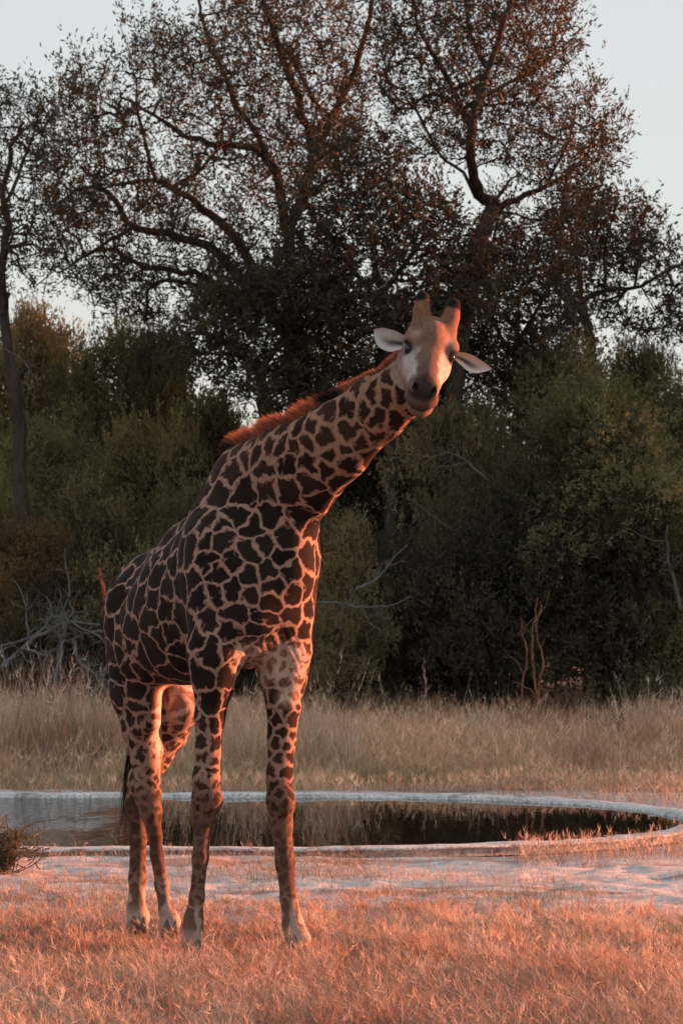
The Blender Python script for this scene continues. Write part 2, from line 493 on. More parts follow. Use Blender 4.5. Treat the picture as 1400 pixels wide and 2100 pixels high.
# head
HL = unit([0.975, 0.05, -0.215])
HF = np.array([-0.145, -0.70, -0.70]); HF = unit(HF - HL * (HF @ HL))
HU = np.cross(HL, HF)
if HU[2] < 0: HU = -HU
H0 = at(888, 676, 20.62)
def hp(s_, l_, u_): return H0 + HF * s_ + HL * l_ + HU * u_
HA = (HF, HL, HU)
G.ell(hp(0.075, 0, -0.045), HA, (0.165, 0.135, 0.125), 0.05)                # skull
G.ell(hp(0.12, 0, 0.055), HA, (0.10, 0.07, 0.085), 0.05)                 # forehead
for q in (-1, 1):
    G.ell(hp(0.150, 0.122 * q, 0.022), HA, (0.075, 0.045, 0.042), 0.03)  # brows
    G.ell(hp(0.255, 0.105 * q, -0.055), HA, (0.09, 0.035, 0.045), 0.04)  # cheek bones
    G.ell(hp(0.16, 0.085 * q, -0.13), HA, (0.13, 0.055, 0.10), 0.05)     # cheeks
    G.ell(hp(0.40, 0.060 * q, -0.085), HA, (0.12, 0.035, 0.06), 0.05)
G.cone(hp(0.12, 0, -0.05), hp(0.44, 0, -0.045), 0.130, 0.080, 0.05)      # face
G.cone(hp(0.12, 0, 0.02), hp(0.46, 0, -0.008), 0.068, 0.050, 0.04)       # bridge of the nose
G.ell(hp(0.475, 0, -0.030), HA, (0.085, 0.085, 0.062), 0.03)             # muzzle
G.ell(hp(0.515, 0, -0.085), HA, (0.070, 0.104, 0.055), 0.025)            # upper lip
G.ell(hp(0.490, 0.004, -0.152), HA, (0.095, 0.084, 0.056), 0.012)        # lower lip and chin
G.cone(hp(0.14, 0, -0.20), hp(0.42, 0, -0.15), 0.08, 0.06, 0.05)         # jaw
G.cone(hp(0.02, 0, -0.08), nk[-1], 0.13, 0.15, 0.08)                     # nape
for q in (-1, 1):
    G.ell(hp(0.525, 0.054 * q, 0.002), HA, (0.042, 0.034, 0.036), 0.02)  # nostril rims
    G.dig(hp(0.548, 0.054 * q, 0.018), (unit(HF + HL * 0.5 * q), unit(HU * 1 + HL * 0.35 * q), unit(np.cross(HF, HU))), (0.028, 0.034, 0.013), 0.010)
    G.dig(hp(0.205, 0.146 * q, 0.004), HA, (0.032, 0.026, 0.022), 0.012) # eye sockets
HORN = []
for q, tip in ((-1, at(866, 611, 20.60)), (1, at(930, 626, 20.60))):
    b = hp(0.03, 0.072 * q, 0.04)
    tip = np.array(tip)
    m = b * 0.5 + tip * 0.5 + np.array([0.005 * q, 0, 0])
    G.cone(b, m, 0.066, 0.050, 0.03); G.cone(m, tip, 0.049, 0.042, 0.02)
    HORN.append((b, tip))

GV, GF = G.surface()
# relax a little
def relax(V, F, it, lam=0.5):
    e = np.concatenate([F[:, [0, 1]], F[:, [1, 2]], F[:, [2, 3]], F[:, [3, 0]]])
    e = np.concatenate([e, e[:, ::-1]])
    deg = np.bincount(e[:, 0], minlength=len(V)).astype(float)
    for _ in range(it):
        acc = np.stack([np.bincount(e[:, 0], V[e[:, 1], c], minlength=len(V)) for c in range(3)], 1)
        V = V + lam * (acc / deg[:, None] - V)
    return V
GV = relax(GV, GF, 3)

# skin folds and muscles: small real relief
def vnormals(V, F):
    a = V[F[:, 2]] - V[F[:, 0]]; b = V[F[:, 3]] - V[F[:, 1]]
    fn = np.cross(a, b)
    N = np.zeros_like(V)
    for k in range(4):
        for c in range(3): N[:, c] += np.bincount(F[:, k], fn[:, c], minlength=len(V))
    return N / (np.linalg.norm(N, axis=1)[:, None] + 1e-12)
GN = vnormals(GV, GF)
hl = (GV - H0) @ np.stack([HF, HL, HU], 1)                       # head coordinates
trunkness = smooth(1.3, 1.8, GV[:, 2]) * smooth(0.35, 0.6, np.linalg.norm(GV - H0, axis=1))
fold = np.maximum(smooth(0.22, 0.08, np.linalg.norm(GV - at(510, 1350, 21.45), axis=1)), smooth(0.24, 0.08, np.linalg.norm(GV - at(578, 1345, 21.45), axis=1)))
ph = ((GV[:, 0] * 0.85 + GV[:, 2] * 0.42) * 150 + 2.2 * vnoise(GV, 6, 81))
GV = GV + GN * (-(np.abs(np.sin(ph * 0.5)) ** 0.5 - 0.7) * -0.008 * fold)[:, None]
GV = GV + GN * (vnoise(GV, 5.0, 3) * 0.006 * trunkness + vnoise(GV * [1, 1, 0.45], 13.0, 5) * 0.0035 * trunkness)[:, None]

# --- coat: patches grow round seeds on the skin
cam_p = np.array([0, 0, CAM_H])
bvh = BVHTree.FromPolygons([tuple(v) for v in GV.tolist()], [tuple(f) for f in GF.tolist()])
def on_skin(x, y):
    d = Vector(((x - 700) / FPX, 1.0, (HZ - y) / FPX)).normalized()
    h = bvh.ray_cast(Vector(cam_p), d)
    return None if h[0] is None else np.array(h[0])
z2 = [(1105,200),(1090,295),(1175,295),(1020,300),(960,400),(880,370),(1045,450),(1030,545),(1140,460),(885,515),(950,580),(990,670),(735,550),(780,500),(660,480),(840,640),(775,660),(770,735),(885,715),(830,800),(650,590),(650,690),(535,690),(650,810),(560,620),(500,600),(540,850),(390,740),(410,840),(700,920),(440,1000),(510,1110),(350,640),(285,870),(280,670),(220,760),(150,880),(225,1020),(330,1080),(150,1050),(60,1050),(320,1210),(60,1260),(130,1330),(215,1260),(400,1180),(480,1250),(420,1310),(540,1330),(310,1350),(600,1010)]
z3 = [(690,150),(770,150),(830,150),(610,180),(540,160),(660,280),(520,260),(375,310),(370,240),(420,240),(340,270),(430,360),(350,440),(560,380),(490,380),(630,370),(740,300),(830,250),(740,430),(820,400),(650,440),(400,545),(490,515),(410,450),(510,640),(560,560),(450,640),(550,720),(580,790),(610,610),(650,650),(700,570),(750,570),(860,550),(830,620),(720,730),(820,720),(930,330),(925,420),(1010,280),(1040,390),(1035,470),(1140,300),(1150,420),(1150,530),(1000,540),(970,620),(920,690),(1030,700),(1110,640),(1200,640),(1215,390),(1260,420),(250,560),(240,660),(290,630),(240,750),(350,760),(350,830),(300,700),(200,740),(200,640),(280,820),(230,850)]
seeds = []
for lst, (ox, oy, sc) in ((z2, (400, 700, 2.8)), (z3, (150, 1050, 2.545))):
    for zx, zy in lst:
        p = on_skin(ox + zx / sc, oy + zy / sc)
        if p is not None: seeds.append(p)
keep = []
for q in seeds:
    if all(np.linalg.norm(q - k_) > 0.075 for k_ in keep): keep.append(q)
seeds = np.array(keep)
zz = GV[:, 2]
PALE_SPOTS = [at(515, 1345, 21.45), at(590, 1365, 21.45), at(560, 1340, 21.5), at(590, 1430, 21.5)]
def spacing(P):
    s_ = 0.165 - 0.045 * smooth(2.7, 3.3, P[:, 2])
    s_ = s_ + (0.075 - s_) * smooth(1.75, 1.35, P[:, 2])
    s_ = s_ + (0.05 - s_) * smooth(1.2, 0.7, P[:, 2])
    for q in PALE_SPOTS: s_ = s_ + (0.07 - s_) * smooth(0.22, 0.12, np.linalg.norm(P - q, axis=1))
    return s_
sp = spacing(GV)
order = rng.permutation(len(GV))
mind = np.full(len(GV), 9.0)
for q in seeds: mind = np.minimum(mind, ((GV - q) ** 2).sum(1))
extra = []
for i in order[::9]:
    if zz[i] < 0.30 or mind[i] < (sp[i] * 0.98) ** 2: continue
    q = GV[i]; extra.append(q)
    near = np.abs(zz - q[2]) < 0.3
    mind[near] = np.minimum(mind[near], ((GV[near] - q) ** 2).sum(1))
seeds = np.concatenate([seeds, np.array(extra)])
W = GV + np.stack([vnoise(GV, 14, 11), vnoise(GV, 14, 12), vnoise(GV, 14, 13)], 1) * 0.026 \
       + np.stack([vnoise(GV, 34, 21), vnoise(GV, 34, 22), vnoise(GV, 34, 23)], 1) * 0.014
edge = np.zeros(len(GV)); cell = np.zeros(len(GV), int)
sz = seeds[:, 2]
for b0 in np.arange(-0.1, 4.4, 0.1):
    m = np.where((zz >= b0) & (zz < b0 + 0.1))[0]
    if not len(m): continue
    c = np.where(np.abs(sz - b0 - 0.05) < 0.45)[0]
    if len(c) < 3: edge[m] = 0.05; continue
    D = ((W[m][:, None, :] - seeds[c][None]) ** 2).sum(2)
    o = np.argpartition(D, 1, axis=1)[:, :2]
    d1 = np.take_along_axis(D, o[:, :1], 1)[:, 0]; d2 = np.take_along_axis(D, o[:, 1:2], 1)[:, 0]
    sw = d1 > d2
    o[sw] = o[sw][:, ::-1]; d1, d2 = np.minimum(d1, d2), np.maximum(d1, d2)
    sep = np.linalg.norm(seeds[c[o[:, 0]]] - seeds[c[o[:, 1]]], axis=1)
    edge[m] = (d2 - d1) / (2 * sep + 1e-6); cell[m] = c[o[:, 0]]
# spurs: short pale inlets that run from the lines into the patches
sec = []
md2 = np.full(len(GV), 9.0)
for i in rng.permutation(len(GV))[::14]:
    if zz[i] < 0.9 or md2[i] < (sp[i] * 0.52) ** 2: continue
    q = GV[i]; sec.append(q)
    near = np.abs(zz - q[2]) < 0.2
    md2[near] = np.minimum(md2[near], ((GV[near] - q) ** 2).sum(1))
sec = np.array(sec); edge2 = np.full(len(GV), 0.1)
for b0 in np.arange(0.8, 4.4, 0.06):
    m = np.where((zz >= b0) & (zz < b0 + 0.06))[0]
    c = np.where(np.abs(sec[:, 2] - b0 - 0.03) < 0.2)[0]
    if not len(m) or len(c) < 3: continue
    D = ((W[m][:, None, :] - sec[c][None]) ** 2).sum(2)
    o = np.argpartition(D, 1, axis=1)[:, :2]
    d1 = np.take_along_axis(D, o[:, :1], 1)[:, 0]; d2 = np.take_along_axis(D, o[:, 1:2], 1)[:, 0]
    edge2[m] = np.abs(d2 - d1) / (2 * np.linalg.norm(sec[c[o[:, 0]]] - sec[c[o[:, 1]]], axis=1) + 1e-6)
# thinner lines on the trunk, broader on neck; patches break up on the legs
lw = 0.0070 + 0.0045 * smooth(2.6, 3.1, zz) + 0.003 * smooth(1.6, 1.2, zz)
pick_ = smooth(-0.3, 0.1, vnoise(GV, 8, 91))
spur = edge2 / (lw * 0.75) + edge / 0.026 + (1 - pick_) * 3.0
edge = np.minimum(edge / (lw * (1 + 0.3 * vnoise(GV, 5, 93))), spur)
crand = rng.random(len(seeds))[cell]
headd = np.linalg.norm(GV - H0, axis=1)
is_head = smooth(-0.03, 0.05, hl[:, 0] + 0.45 * np.minimum(hl[:, 2] + 0.04, 0)) * smooth(0.40, 0.30, np.abs(hl[:, 1])) * (hl[:, 2] > -0.30) * (headd < 0.75)
hornm = np.zeros(len(GV))
hornt = np.zeros(len(GV))
for b, t in HORN:
    a = t - b; L = np.linalg.norm(a); a = a / L
    s_ = (GV - b) @ a
    r_ = np.linalg.norm(GV - b - s_[:, None] * a, axis=1)
    k = (s_ > 0.02) & (r_ < 0.11) & (s_ < L + 0.09)
    hornm = np.maximum(hornm, k * smooth(0.02, 0.06, s_))
    hornt = np.maximum(hornt, k * smooth(L - 0.040, L - 0.012, s_))
# colours of the hair
def C(*c): return np.array(c, float)
def lay(base, col, m): return base + (np.asarray(col) - base) * np.clip(m, 0, 1)[:, None]
tan_ = np.tile(C(0.33, 0.205, 0.158), (len(GV), 1))
tan_ *= (1 + 0.12 * vnoise(GV, 3.0, 31))[:, None]
tan_ = lay(tan_, C(0.30, 0.165, 0.115), smooth(2.75, 3.3, zz) * 0.8)            # warmer on the neck
tan_ = lay(tan_, C(0.17, 0.098, 0.07), smooth(1.1, 0.8, zz))                   # brown shanks
tan_ = lay(tan_, C(0.42, 0.325, 0.27), smooth(0.44, 0.2, zz) * 0.9)               # pale pasterns
# pale skin: armpits and chest between the forelegs, groin, inside of the thighs
pale = np.zeros(len(GV))
for (x, y, Y), r in (((515, 1345, 21.45), 0.16), ((590, 1360, 21.45), 0.17), ((545, 1375, 21.6), 0.15), ((592, 1425, 21.5), 0.10), ((345, 1390, 22.6), 0.16), ((385, 1385, 22.6), 0.2), ((320, 1400, 22.58), 0.10), ((325, 1480, 22.60), 0.09), ((360, 1430, 22.75), 0.17), ((300, 1330, 22.45), 0.08)):
    pale = np.maximum(pale, smooth(r * 1.25, r * 0.5, np.linalg.norm(GV - at(x, y, Y), axis=1)))
inner = smooth(-0.1, 0.5, GN @ (-RT)) * smooth(22.2, 22.4, GV[:, 1]) * smooth(1.85, 1.65, zz) * smooth(1.0, 1.3, zz) * (((GV - hipc) @ RT) > 0.0)
front = smooth(0.1, -0.25, GN[:, 1]) * smooth(22.2, 22.4, GV[:, 1]) * smooth(1.95, 1.8, zz) * smooth(1.32, 1.62, zz + 0.1 * vnoise(GV, 8, 95)) * (((GV - hipc) @ RT) < 0.0)
streak = np.where(GV[:, 1] < 22.1, 0.55 + 0.45 * np.abs(np.sin(ph * 0.5 + 0.6)), 1.0)
pale = pale * np.clip(0.75 + 0.7 * vnoise(GV * [1, 1, 0.6], 15, 71), 0, 1) * streak
pale = np.maximum(pale, np.maximum(inner, front))
tan_ = lay(tan_, C(0.54, 0.43, 0.37), pale)
solid = smooth(1.02, 0.80, zz + 0.05 * vnoise(GV, 6, 41))                         # patches dissolve below the knees
edge = edge - pale * 1.1
patch = np.clip(1.0 - solid * 0.22 - pale * 0.3, 0, 1)
patch *= 1 - smooth(0.20, 0.12, np.abs(zz - 0)) 
pc = np.tile(C(0.020, 0.0135, 0.0115), (len(GV), 1))
pc = lay(pc, C(0.034, 0.017, 0.012), smooth(2.65, 3.2, zz))
pc = lay(pc, C(0.040, 0.021, 0.015), smooth(1.7, 1.2, zz))
pc = pc * (0.7 + 0.55 * crand + 0.25 * vnoise(GV, 11, 96))[:, None]
pc = lay(pc, C(0.16, 0.075, 0.045), pale * 0.8)
# knees darker in front, shanks streaked
knee = smooth(0.14, 0.05, np.abs(zz - 0.98)) * smooth(22.3, 22.0, GV[:, 1])
tan_ = lay(tan_, C(0.13, 0.075, 0.055), knee * 0.75)
tan_ = lay(tan_, C(0.055, 0.030, 0.022), solid * smooth(-0.1, 0.35, vnoise(GV, 15, 43)) * 0.7 * smooth(0.3, 0.5, zz))
# face
hs, hlat, hu = hl[:, 0], hl[:, 1], hl[:, 2]
fn = vnoise(GV, 24, 51) * 0.5 + vnoise(GV, 55, 52) * 0.5
fb = np.tile(C(0.185, 0.108, 0.080), (len(GV), 1)) * (1 + 0.30 * fn)[:, None]
fb = lay(fb, C(0.125, 0.080, 0.066), smooth(0.26, 0.42, hs) * smooth(0.075, 0.04, np.abs(hlat)))             # grey brown bridge
side = smooth(0.052, 0.088, np.abs(hlat) + 0.016 * vnoise(GV, 18, 53) + 0.012 * vnoise(GV, 45, 54)) * smooth(0.20, 0.27, hs) * smooth(0.46, 0.40, hs)
fb = lay(fb, C(0.46, 0.41, 0.385), side * (0.85 + 0.3 * fn))
fb = lay(fb, C(0.40, 0.33, 0.29), smooth(0.09, 0.13, np.abs(hlat)) * smooth(0.06, 0.0, hu) * smooth(0.28, 0.2, hs) * (0.55 + 0.6 * fn))
fb = lay(fb, C(0.36, 0.27, 0.22), np.exp(-((hs - 0.14) / 0.035) ** 2 - ((np.abs(hlat) - 0.105) / 0.03) ** 2) * 0.8)   # pale brows
fb = lay(fb, C(0.042, 0.032, 0.030), smooth(0.425, 0.475, hs + 0.35 * hu - 0.45 * np.abs(hlat) + 0.012 * fn) * smooth(-0.075, -0.04, hu))       # dark nose
fb = lay(fb, C(0.115, 0.072, 0.058), smooth(0.40, 0.47, hs) * smooth(-0.045, -0.075, hu) * (1 + 0.3 * fn))           # lips
fb = lay(fb, C(0.19, 0.115, 0.085), smooth(0.38, 0.46, hs) * smooth(-0.115, -0.14, hu))                              # chin
for q in (-1, 1):
    dn = np.linalg.norm((hl - np.array([0.535, 0.074 * q, 0.002])) * [0.5, 1.5, 0.9], axis=1)
    fb = lay(fb, C(0.24, 0.17, 0.14), smooth(0.030, 0.018, dn) * 0.8)
fb = lay(fb, C(0.015, 0.010, 0.009), np.exp(-((hu + 0.122 - 0.25 * hlat ** 2 * 4) / 0.007) ** 2) * smooth(0.45, 0.50, hs))   # mouth
for q in (-1, 1):
    de = np.linalg.norm(hl - np.array([0.205, 0.140 * q, 0.004]), axis=1)
    fb = lay(fb, C(0.02, 0.014, 0.012), smooth(0.062, 0.036, de))
    dn = np.linalg.norm((hl - np.array([0.548, 0.054 * q, 0.018])) * [0.6, 1.3, 1], axis=1)
    fb = lay(fb, C(0.02, 0.012, 0.011), smooth(0.034, 0.016, dn))
fb = lay(fb, C(0.215, 0.10, 0.066), hornm * 0.9)
fb = lay(fb, C(0.014, 0.012, 0.012), hornt)
isf = np.clip(is_head + hornm, 0, 1)
isf = isf * smooth(-0.11, -0.05, hs + 0.25 * np.abs(hu)) if False else isf
tan_ = lay(tan_, fb, isf)
patch = patch * (1 - isf)
# groin shadow-free pale skin; dorsal stripe stays coat
gm = NT('giraffe_coat')
b = gm.bsdf(0.9, 0.06)
ta, pa, ea, ma = gm.attr('tan'), gm.attr('patchcol'), gm.attr('edge'), gm.attr('patch')
tc = gm.n('TexCoord')
mp = gm.n('Mapping'); mp.inputs['Scale'].default_value = (1, 1, 0.42); gm.l(tc.outputs['Object'], mp.inputs[0])
n1 = gm.noise(80, 3, 0.65, mp.outputs[0]); n2 = gm.noise(34, 3, 0.6, tc.outputs['Object']); n3 = gm.noise(7, 2, 0.5, tc.outputs['Object'])
e1 = gm.math('ADD', ea.outputs['Fac'], gm.math('MULTIPLY', gm.math('SUBTRACT', n1.outputs[0], 0.5), 2.4))
e2 = gm.math('ADD', e1, gm.math('MULTIPLY', gm.math('SUBTRACT', n2.outputs[0], 0.5), 2.6))
mr = gm.n('MapRange'); mr.interpolation_type = 'SMOOTHSTEP'
mr.inputs['From Min'].default_value = 0.45; mr.inputs['From Max'].default_value = 2.2
gm.l(e2, mr.inputs['Value'])
fac = gm.math('MULTIPLY', mr.outputs[0], ma.outputs['Fac'])
hair = gm.ramp(n1.outputs[0], [(0.3, (0.72, 0.72, 0.72)), (0.75, (1.2, 1.2, 1.2))])
tcol = gm.mix(1.0, ta.outputs['Color'], hair.outputs[0], 'MULTIPLY')
warm = gm.mix(1.0, pa.outputs['Color'], (2.6, 2.1, 1.9), 'MULTIPLY')
f2 = gm.math('POWER', fac, 2.0)
gm.l(gm.mix(fac, tcol, gm.mix(f2, warm, pa.outputs['Color'])), b.inputs['Base Color'])
b.inputs['Sheen Weight'].default_value = 0.05
b.inputs['Sheen Roughness'].default_value = 0.4
b.inputs['Sheen Tint'].default_value = (0.9, 0.75, 0.65, 1)
gm.bump(n1.outputs[0], 0.35, 0.006, b)

gir = empty('giraffe', (-0.75, 22.1, 0))
tag(gir, 'tall dark giraffe with bent neck standing in dry grass beside the waterhole', 'giraffe')
mesh_np('body', GV, GF, gm.m, gir, True, {'tan': tan_, 'patchcol': pc, 'edge': edge, 'patch': patch})

# eyes, ears, hooves
em = NT('giraffe_eye'); b = em.bsdf(0.08, 0.6); b.inputs['Base Color'].default_value = (0.012, 0.008, 0.006, 1)
def uv_ball(c, ax, hs, nu=14, nv=10):
    V = []
    for i in range(nv + 1):
        t = math.pi * i / nv
        for j in range(nu):
            p = 2 * math.pi * j / nu
            V.append(c + ax[0] * hs[0] * math.cos(t) + ax[1] * hs[1] * math.sin(t) * math.cos(p) + ax[2] * hs[2] * math.sin(t) * math.sin(p))
    F = [(i * nu + j, i * nu + (j + 1) % nu, (i + 1) * nu + (j + 1) % nu, (i + 1) * nu + j) for i in range(nv) for j in range(nu)]
    return np.array(V), np.array(F)
for q in (-1, 1):
    V, F = uv_ball(hp(0.203, 0.124 * q, 0.002), HA, (0.034, 0.030, 0.028))
    mesh_np('eye', V, F, em.m, gir, True)
am = NT('giraffe_ear'); b = am.bsdf(0.85, 0.1)
ca = am.attr('tan'); an = am.noise(60, 3)
am.l(am.mix(1.0, ca.outputs['Color'], am.ramp(an.outputs[0], [(0.3, (0.8, 0.8, 0.8)), (0.7, (1.1, 1.1, 1.1))]).outputs[0], 'MULTIPLY'), b.inputs['Base Color'])
def ear(mid, hw, Y, cup, back):
    nt, nw = 22, 11
    m = spline([at(x, y, Y + d) for (x, y, d) in mid], nt)
    w = np.interp(np.linspace(0, 1, nt), np.linspace(0, 1, len(hw)), hw) * Y / FPX
    tg = np.gradient(m, axis=0); tg /= np.linalg.norm(tg, axis=1)[:, None]
    wd = np.cross(tg, [0, 1, 0]); wd /= np.linalg.norm(wd, axis=1)[:, None]
    wd = wd * np.sign(wd[:, 2:3])
    s_ = np.linspace(-1, 1, nw)
    prof = np.sin(np.linspace(0, 1, nt) ** 0.8 * math.pi) * cup + 0.012
    front = m[:, None, :] + wd[:, None, :] * (w[:, None, None] * s_[None, :, None])
    front[:, :, 1] += (prof[:, None] * (1 - np.abs(s_[None, :]) ** 1.6))
    bk = front.copy(); bk[:, :, 1] += 0.010 * (1 - np.abs(s_[None, :]) ** 4) + 0.001
    V = np.concatenate([front.reshape(-1, 3), bk.reshape(-1, 3)])
    i, j = np.meshgrid(np.arange(nt - 1), np.arange(nw - 1), indexing='ij')
    a = (i * nw + j).ravel()
    F1 = np.stack([a, a + 1, a + nw + 1, a + nw], 1)
    F2 = F1[:, ::-1] + nt * nw
    rim = []
    for e in (0, nw - 1):
        k = np.arange(nt - 1) * nw + e
        rim.append(np.stack([k, k + nw, k + nw + nt * nw, k + nt * nw], 1))
    F = np.concatenate([F1, F2] + rim)
    tt = np.repeat(np.linspace(0, 1, nt), nw); ss = np.tile(s_, nt)
    ci = np.tile(C(0.62, 0.60, 0.585), (nt * nw, 1))
    ci = lay(ci, C(0.05, 0.042, 0.04), smooth(0.85, 0.3, tt) * smooth(0.5, 0.08, np.abs(ss + 0.12)) * 0.95)
    cb = np.tile(C(*back), (nt * nw, 1))
    mesh_np('ear', V, F, am.m, gir, True, {'tan': np.concatenate([ci, cb])})
ear([(838, 705, 0.03), (818, 701, 0.0), (795, 697, 0.0), (778, 684, 0.01), (767, 675, 0.03)], [9, 16, 23, 22, 13, 1], 20.60, 0.045, (0.30, 0.2, 0.15))
ear([(933, 729, 0.03), (952, 737, 0.0), (972, 749, 0.0), (990, 753, 0.01), (1008, 757, 0.03)], [8, 13, 17, 15, 9, 1], 20.58, 0.04, (0.30, 0.2, 0.15))

hm = NT('giraffe_hoof'); b = hm.bsdf(0.6, 0.3)
hn = hm.noise(30, 4); hm.l(hm.ramp(hn.outputs[0], [(0.3, (0.055, 0.045, 0.04)), (0.7, (0.14, 0.12, 0.105))]).outputs[0], b.inputs['Base Color'])
for base, r, dx in FEET:
    parts = []
    fw = unit(np.array([0.12 + dx, -1.0, 0])); sd = np.array([-fw[1], fw[0], 0])
    for q in (-1, 1):
        prof = [(0.155, 0.60, 0.0), (0.11, 0.74, 0.01), (0.05, 0.9, 0.02), (0.0, 1.0, 0.03), (0.0, 0.1, 0.03)]
        rings = []
        for z, k, fo in prof:
            ang = np.linspace(0, 2 * math.pi, 14, endpoint=False)
            rings.append(base + np.outer(np.cos(ang) * r * 0.52 * k + q * r * 0.5 * k, sd) + np.outer(np.sin(ang) * r * 1.05 * k + fo, fw) + np.array([0, 0, z]))
        V = np.concatenate(rings); n_ = 14
        F = np.array([(i * n_ + j, i * n_ + (j + 1) % n_, (i + 1) * n_ + (j + 1) % n_, (i + 1) * n_ + j) for i in range(4) for j in range(n_)])
        parts.append((V, F))
    mesh_np('hoof', *joined(parts), hm.m, gir, True)

# hair of mane and tail: tapering ribbons
def ribbons(roots, dirs, length, width, bend, segs=4):
    n = len(roots)
    side = np.cross(dirs, rng.normal(size=(n, 3))); side /= np.linalg.norm(side, axis=1)[:, None]
    t = np.linspace(0, 1, segs + 1)
    P = roots[:, None, :] + dirs[:, None, :] * (length[:, None] * t[None, :])[:, :, None] + bend[:, None, :] * (t[None, :, None] ** 2)
    w = (width[:, None] * (1 - t[None, :] * 0.9))[:, :, None] * side[:, None, :] * 0.5
    V = np.stack([P - w, P + w], 2).reshape(-1, 3)
    b0 = (np.arange(n) * (segs + 1) * 2)[:, None] + (np.arange(segs) * 2)[None, :]
    F = np.stack([b0, b0 + 1, b0 + 3, b0 + 2], -1).reshape(-1, 4)
    return V, F
mm = NT('giraffe_mane'); b = mm.bsdf(0.6, 0.25)
ca = mm.attr('tan'); mm.l(ca.outputs['Color'], b.inputs['Base Color'])
tr_ = mm.n('BsdfTranslucent'); mm.l(ca.outputs['Color'], tr_.inputs['Color'])
mx = mm.n('MixShader'); mx.inputs[0].default_value = 0.5
mm.l(b.outputs[0], mx.inputs[1]); mm.l(tr_.outputs[0], mx.inputs[2]); mm.l(mx.outputs[0], mm.out.inputs['Surface'])
dors = unit(np.cross(nlat, nax))
if dors[2] < 0: dors = -dors
ridge = []
axp = spline([at(520, 1020, 22.0)] + nk[1:] + [hp(0.0, 0, -0.05)], 60)
for p in axp:
    h = bvh.ray_cast(Vector(p + dors * 0.9), Vector(-dors))
    if h[0] is not None: ridge.append(np.array(h[0]))
ridge = np.array(ridge)
n = 5200
u = rng.random(n) ** 1.05
ri = u * (len(ridge) - 1.001); i = ri.astype(int); f = (ri - i)[:, None]
roots = ridge[i] * (1 - f) + ridge[i + 1] * f + nlat * rng.normal(size=(n, 1)) * 0.012 - dors * 0.012
fwd = unit(ridge[-1] - ridge[0])
tuft = vnoise(roots, 9, 61)
ln = (0.105 - 0.05 * smooth(0.42, 0.62, u)) * (0.75 + 0.35 * rng.random(n)) * (1 + 0.28 * tuft)
dr = dors[None] + fwd[None] * (-0.25 + 0.25 * vnoise(roots, 6, 62))[:, None] + rng.normal(size=(n, 3)) * 0.16
dr /= np.linalg.norm(dr, axis=1)[:, None]
bend = -fwd[None] * (0.03 * rng.random(n))[:, None] + nlat[None] * (0.03 * vnoise(roots, 5, 63))[:, None]
V, F = ribbons(roots, dr, ln, np.full(n, 0.0055), bend)
colr = np.tile(C(0.42, 0.17, 0.095), (n, 1)) * (0.7 + 0.6 * rng.random(n))[:, None]
for uc, wd_ in ((0.02, 0.035), (0.475, 0.05)):
    colr = lay(colr, C(0.03, 0.02, 0.017), smooth(wd_ * 1.3, wd_ * 0.5, np.abs(u - uc)))
mesh_np('mane', V, F, mm.m, gir, False, {'tan': np.repeat(colr, 10, 0)})

tp = spline([at(270, 1215, 23.10), at(254, 1270, 23.26), at(262, 1380, 23.30), at(270, 1480, 23.26), at(266, 1550, 23.22)], 24)
V, F = tube(tp, np.interp(np.linspace(0, 1, 24), [0, 0.2, 0.7, 1], [0.07, 0.04, 0.024, 0.02]), 10)
tl = mesh_np('tail', V, F, gm.m, gir, True, {'tan': np.tile(C(0.16, 0.09, 0.065), (len(V), 1)), 'patchcol': np.tile(C(0.03, 0.02, 0.015), (len(V), 1)), 'edge': np.full(len(V), 0.3), 'patch': np.ones(len(V))})
n = 520
u = rng.random(n)
ri = (0.72 + 0.28 * u) * 22.99; i = ri.astype(int); f = (ri - i)[:, None]
roots = tp[i] * (1 - f) + tp[i + 1] * f
dr = np.tile(C(-0.02, 0, -1), (n, 1)) + rng.normal(size=(n, 3)) * [0.055, 0.06, 0.03]
dr /= np.linalg.norm(dr, axis=1)[:, None]
ln = 0.35 + 0.32 * rng.random(n)
bend = rng.normal(size=(n, 3)) * [0.022, 0.03, 0] - C(0.012, 0, 0)
V, F = ribbons(roots, dr, ln, np.full(n, 0.006), bend, 6)
tu = mesh_np('tail_tuft', V, F, mm.m, None, False, {'tan': np.tile(C(0.012, 0.010, 0.010), (len(V), 1))})
tu.parent = tl
# ------------------------------------------------------------------ trees and bushes
def leaf_mat(name, cols, trans=0.35, rough=0.6):
    m = NT(name)
    b = m.n('BsdfPrincipled'); b.inputs['Roughness'].default_value = rough; b.inputs['Specular IOR Level'].default_value = 0.25
    oi = m.n('ObjectInfo'); at_ = m.attr('tint')
    geo = m.n('NewGeometry')
    nz = m.noise(0.8, 3, 0.6, geo.outputs['Position'])
    v = m.math('ADD', m.math('MULTIPLY', at_.outputs['Fac'], 0.55), m.math('MULTIPLY', nz.outputs[0], 0.75))
    v = m.math('ADD', v, m.math('MULTIPLY', m.math('SUBTRACT', oi.outputs['Random'], 0.5), 0.25))
    r = m.ramp(v, [(0.35 + 0.6 * k / (len(cols) - 1), c) for k, c in enumerate(cols)])
    m.l(r.outputs[0], b.inputs['Base Color'])
    t = m.n('BsdfTranslucent')
    m.l(m.mix(1.0, r.outputs[0], (1.5, 1.25, 0.6), 'MULTIPLY'), t.inputs['Color'])
    x = m.n('MixShader'); x.inputs[0].default_value = trans
    m.l(b.outputs[0], x.inputs[1]); m.l(t.outputs[0], x.inputs[2]); m.l(x.outputs[0], m.out.inputs['Surface'])
    return m.m
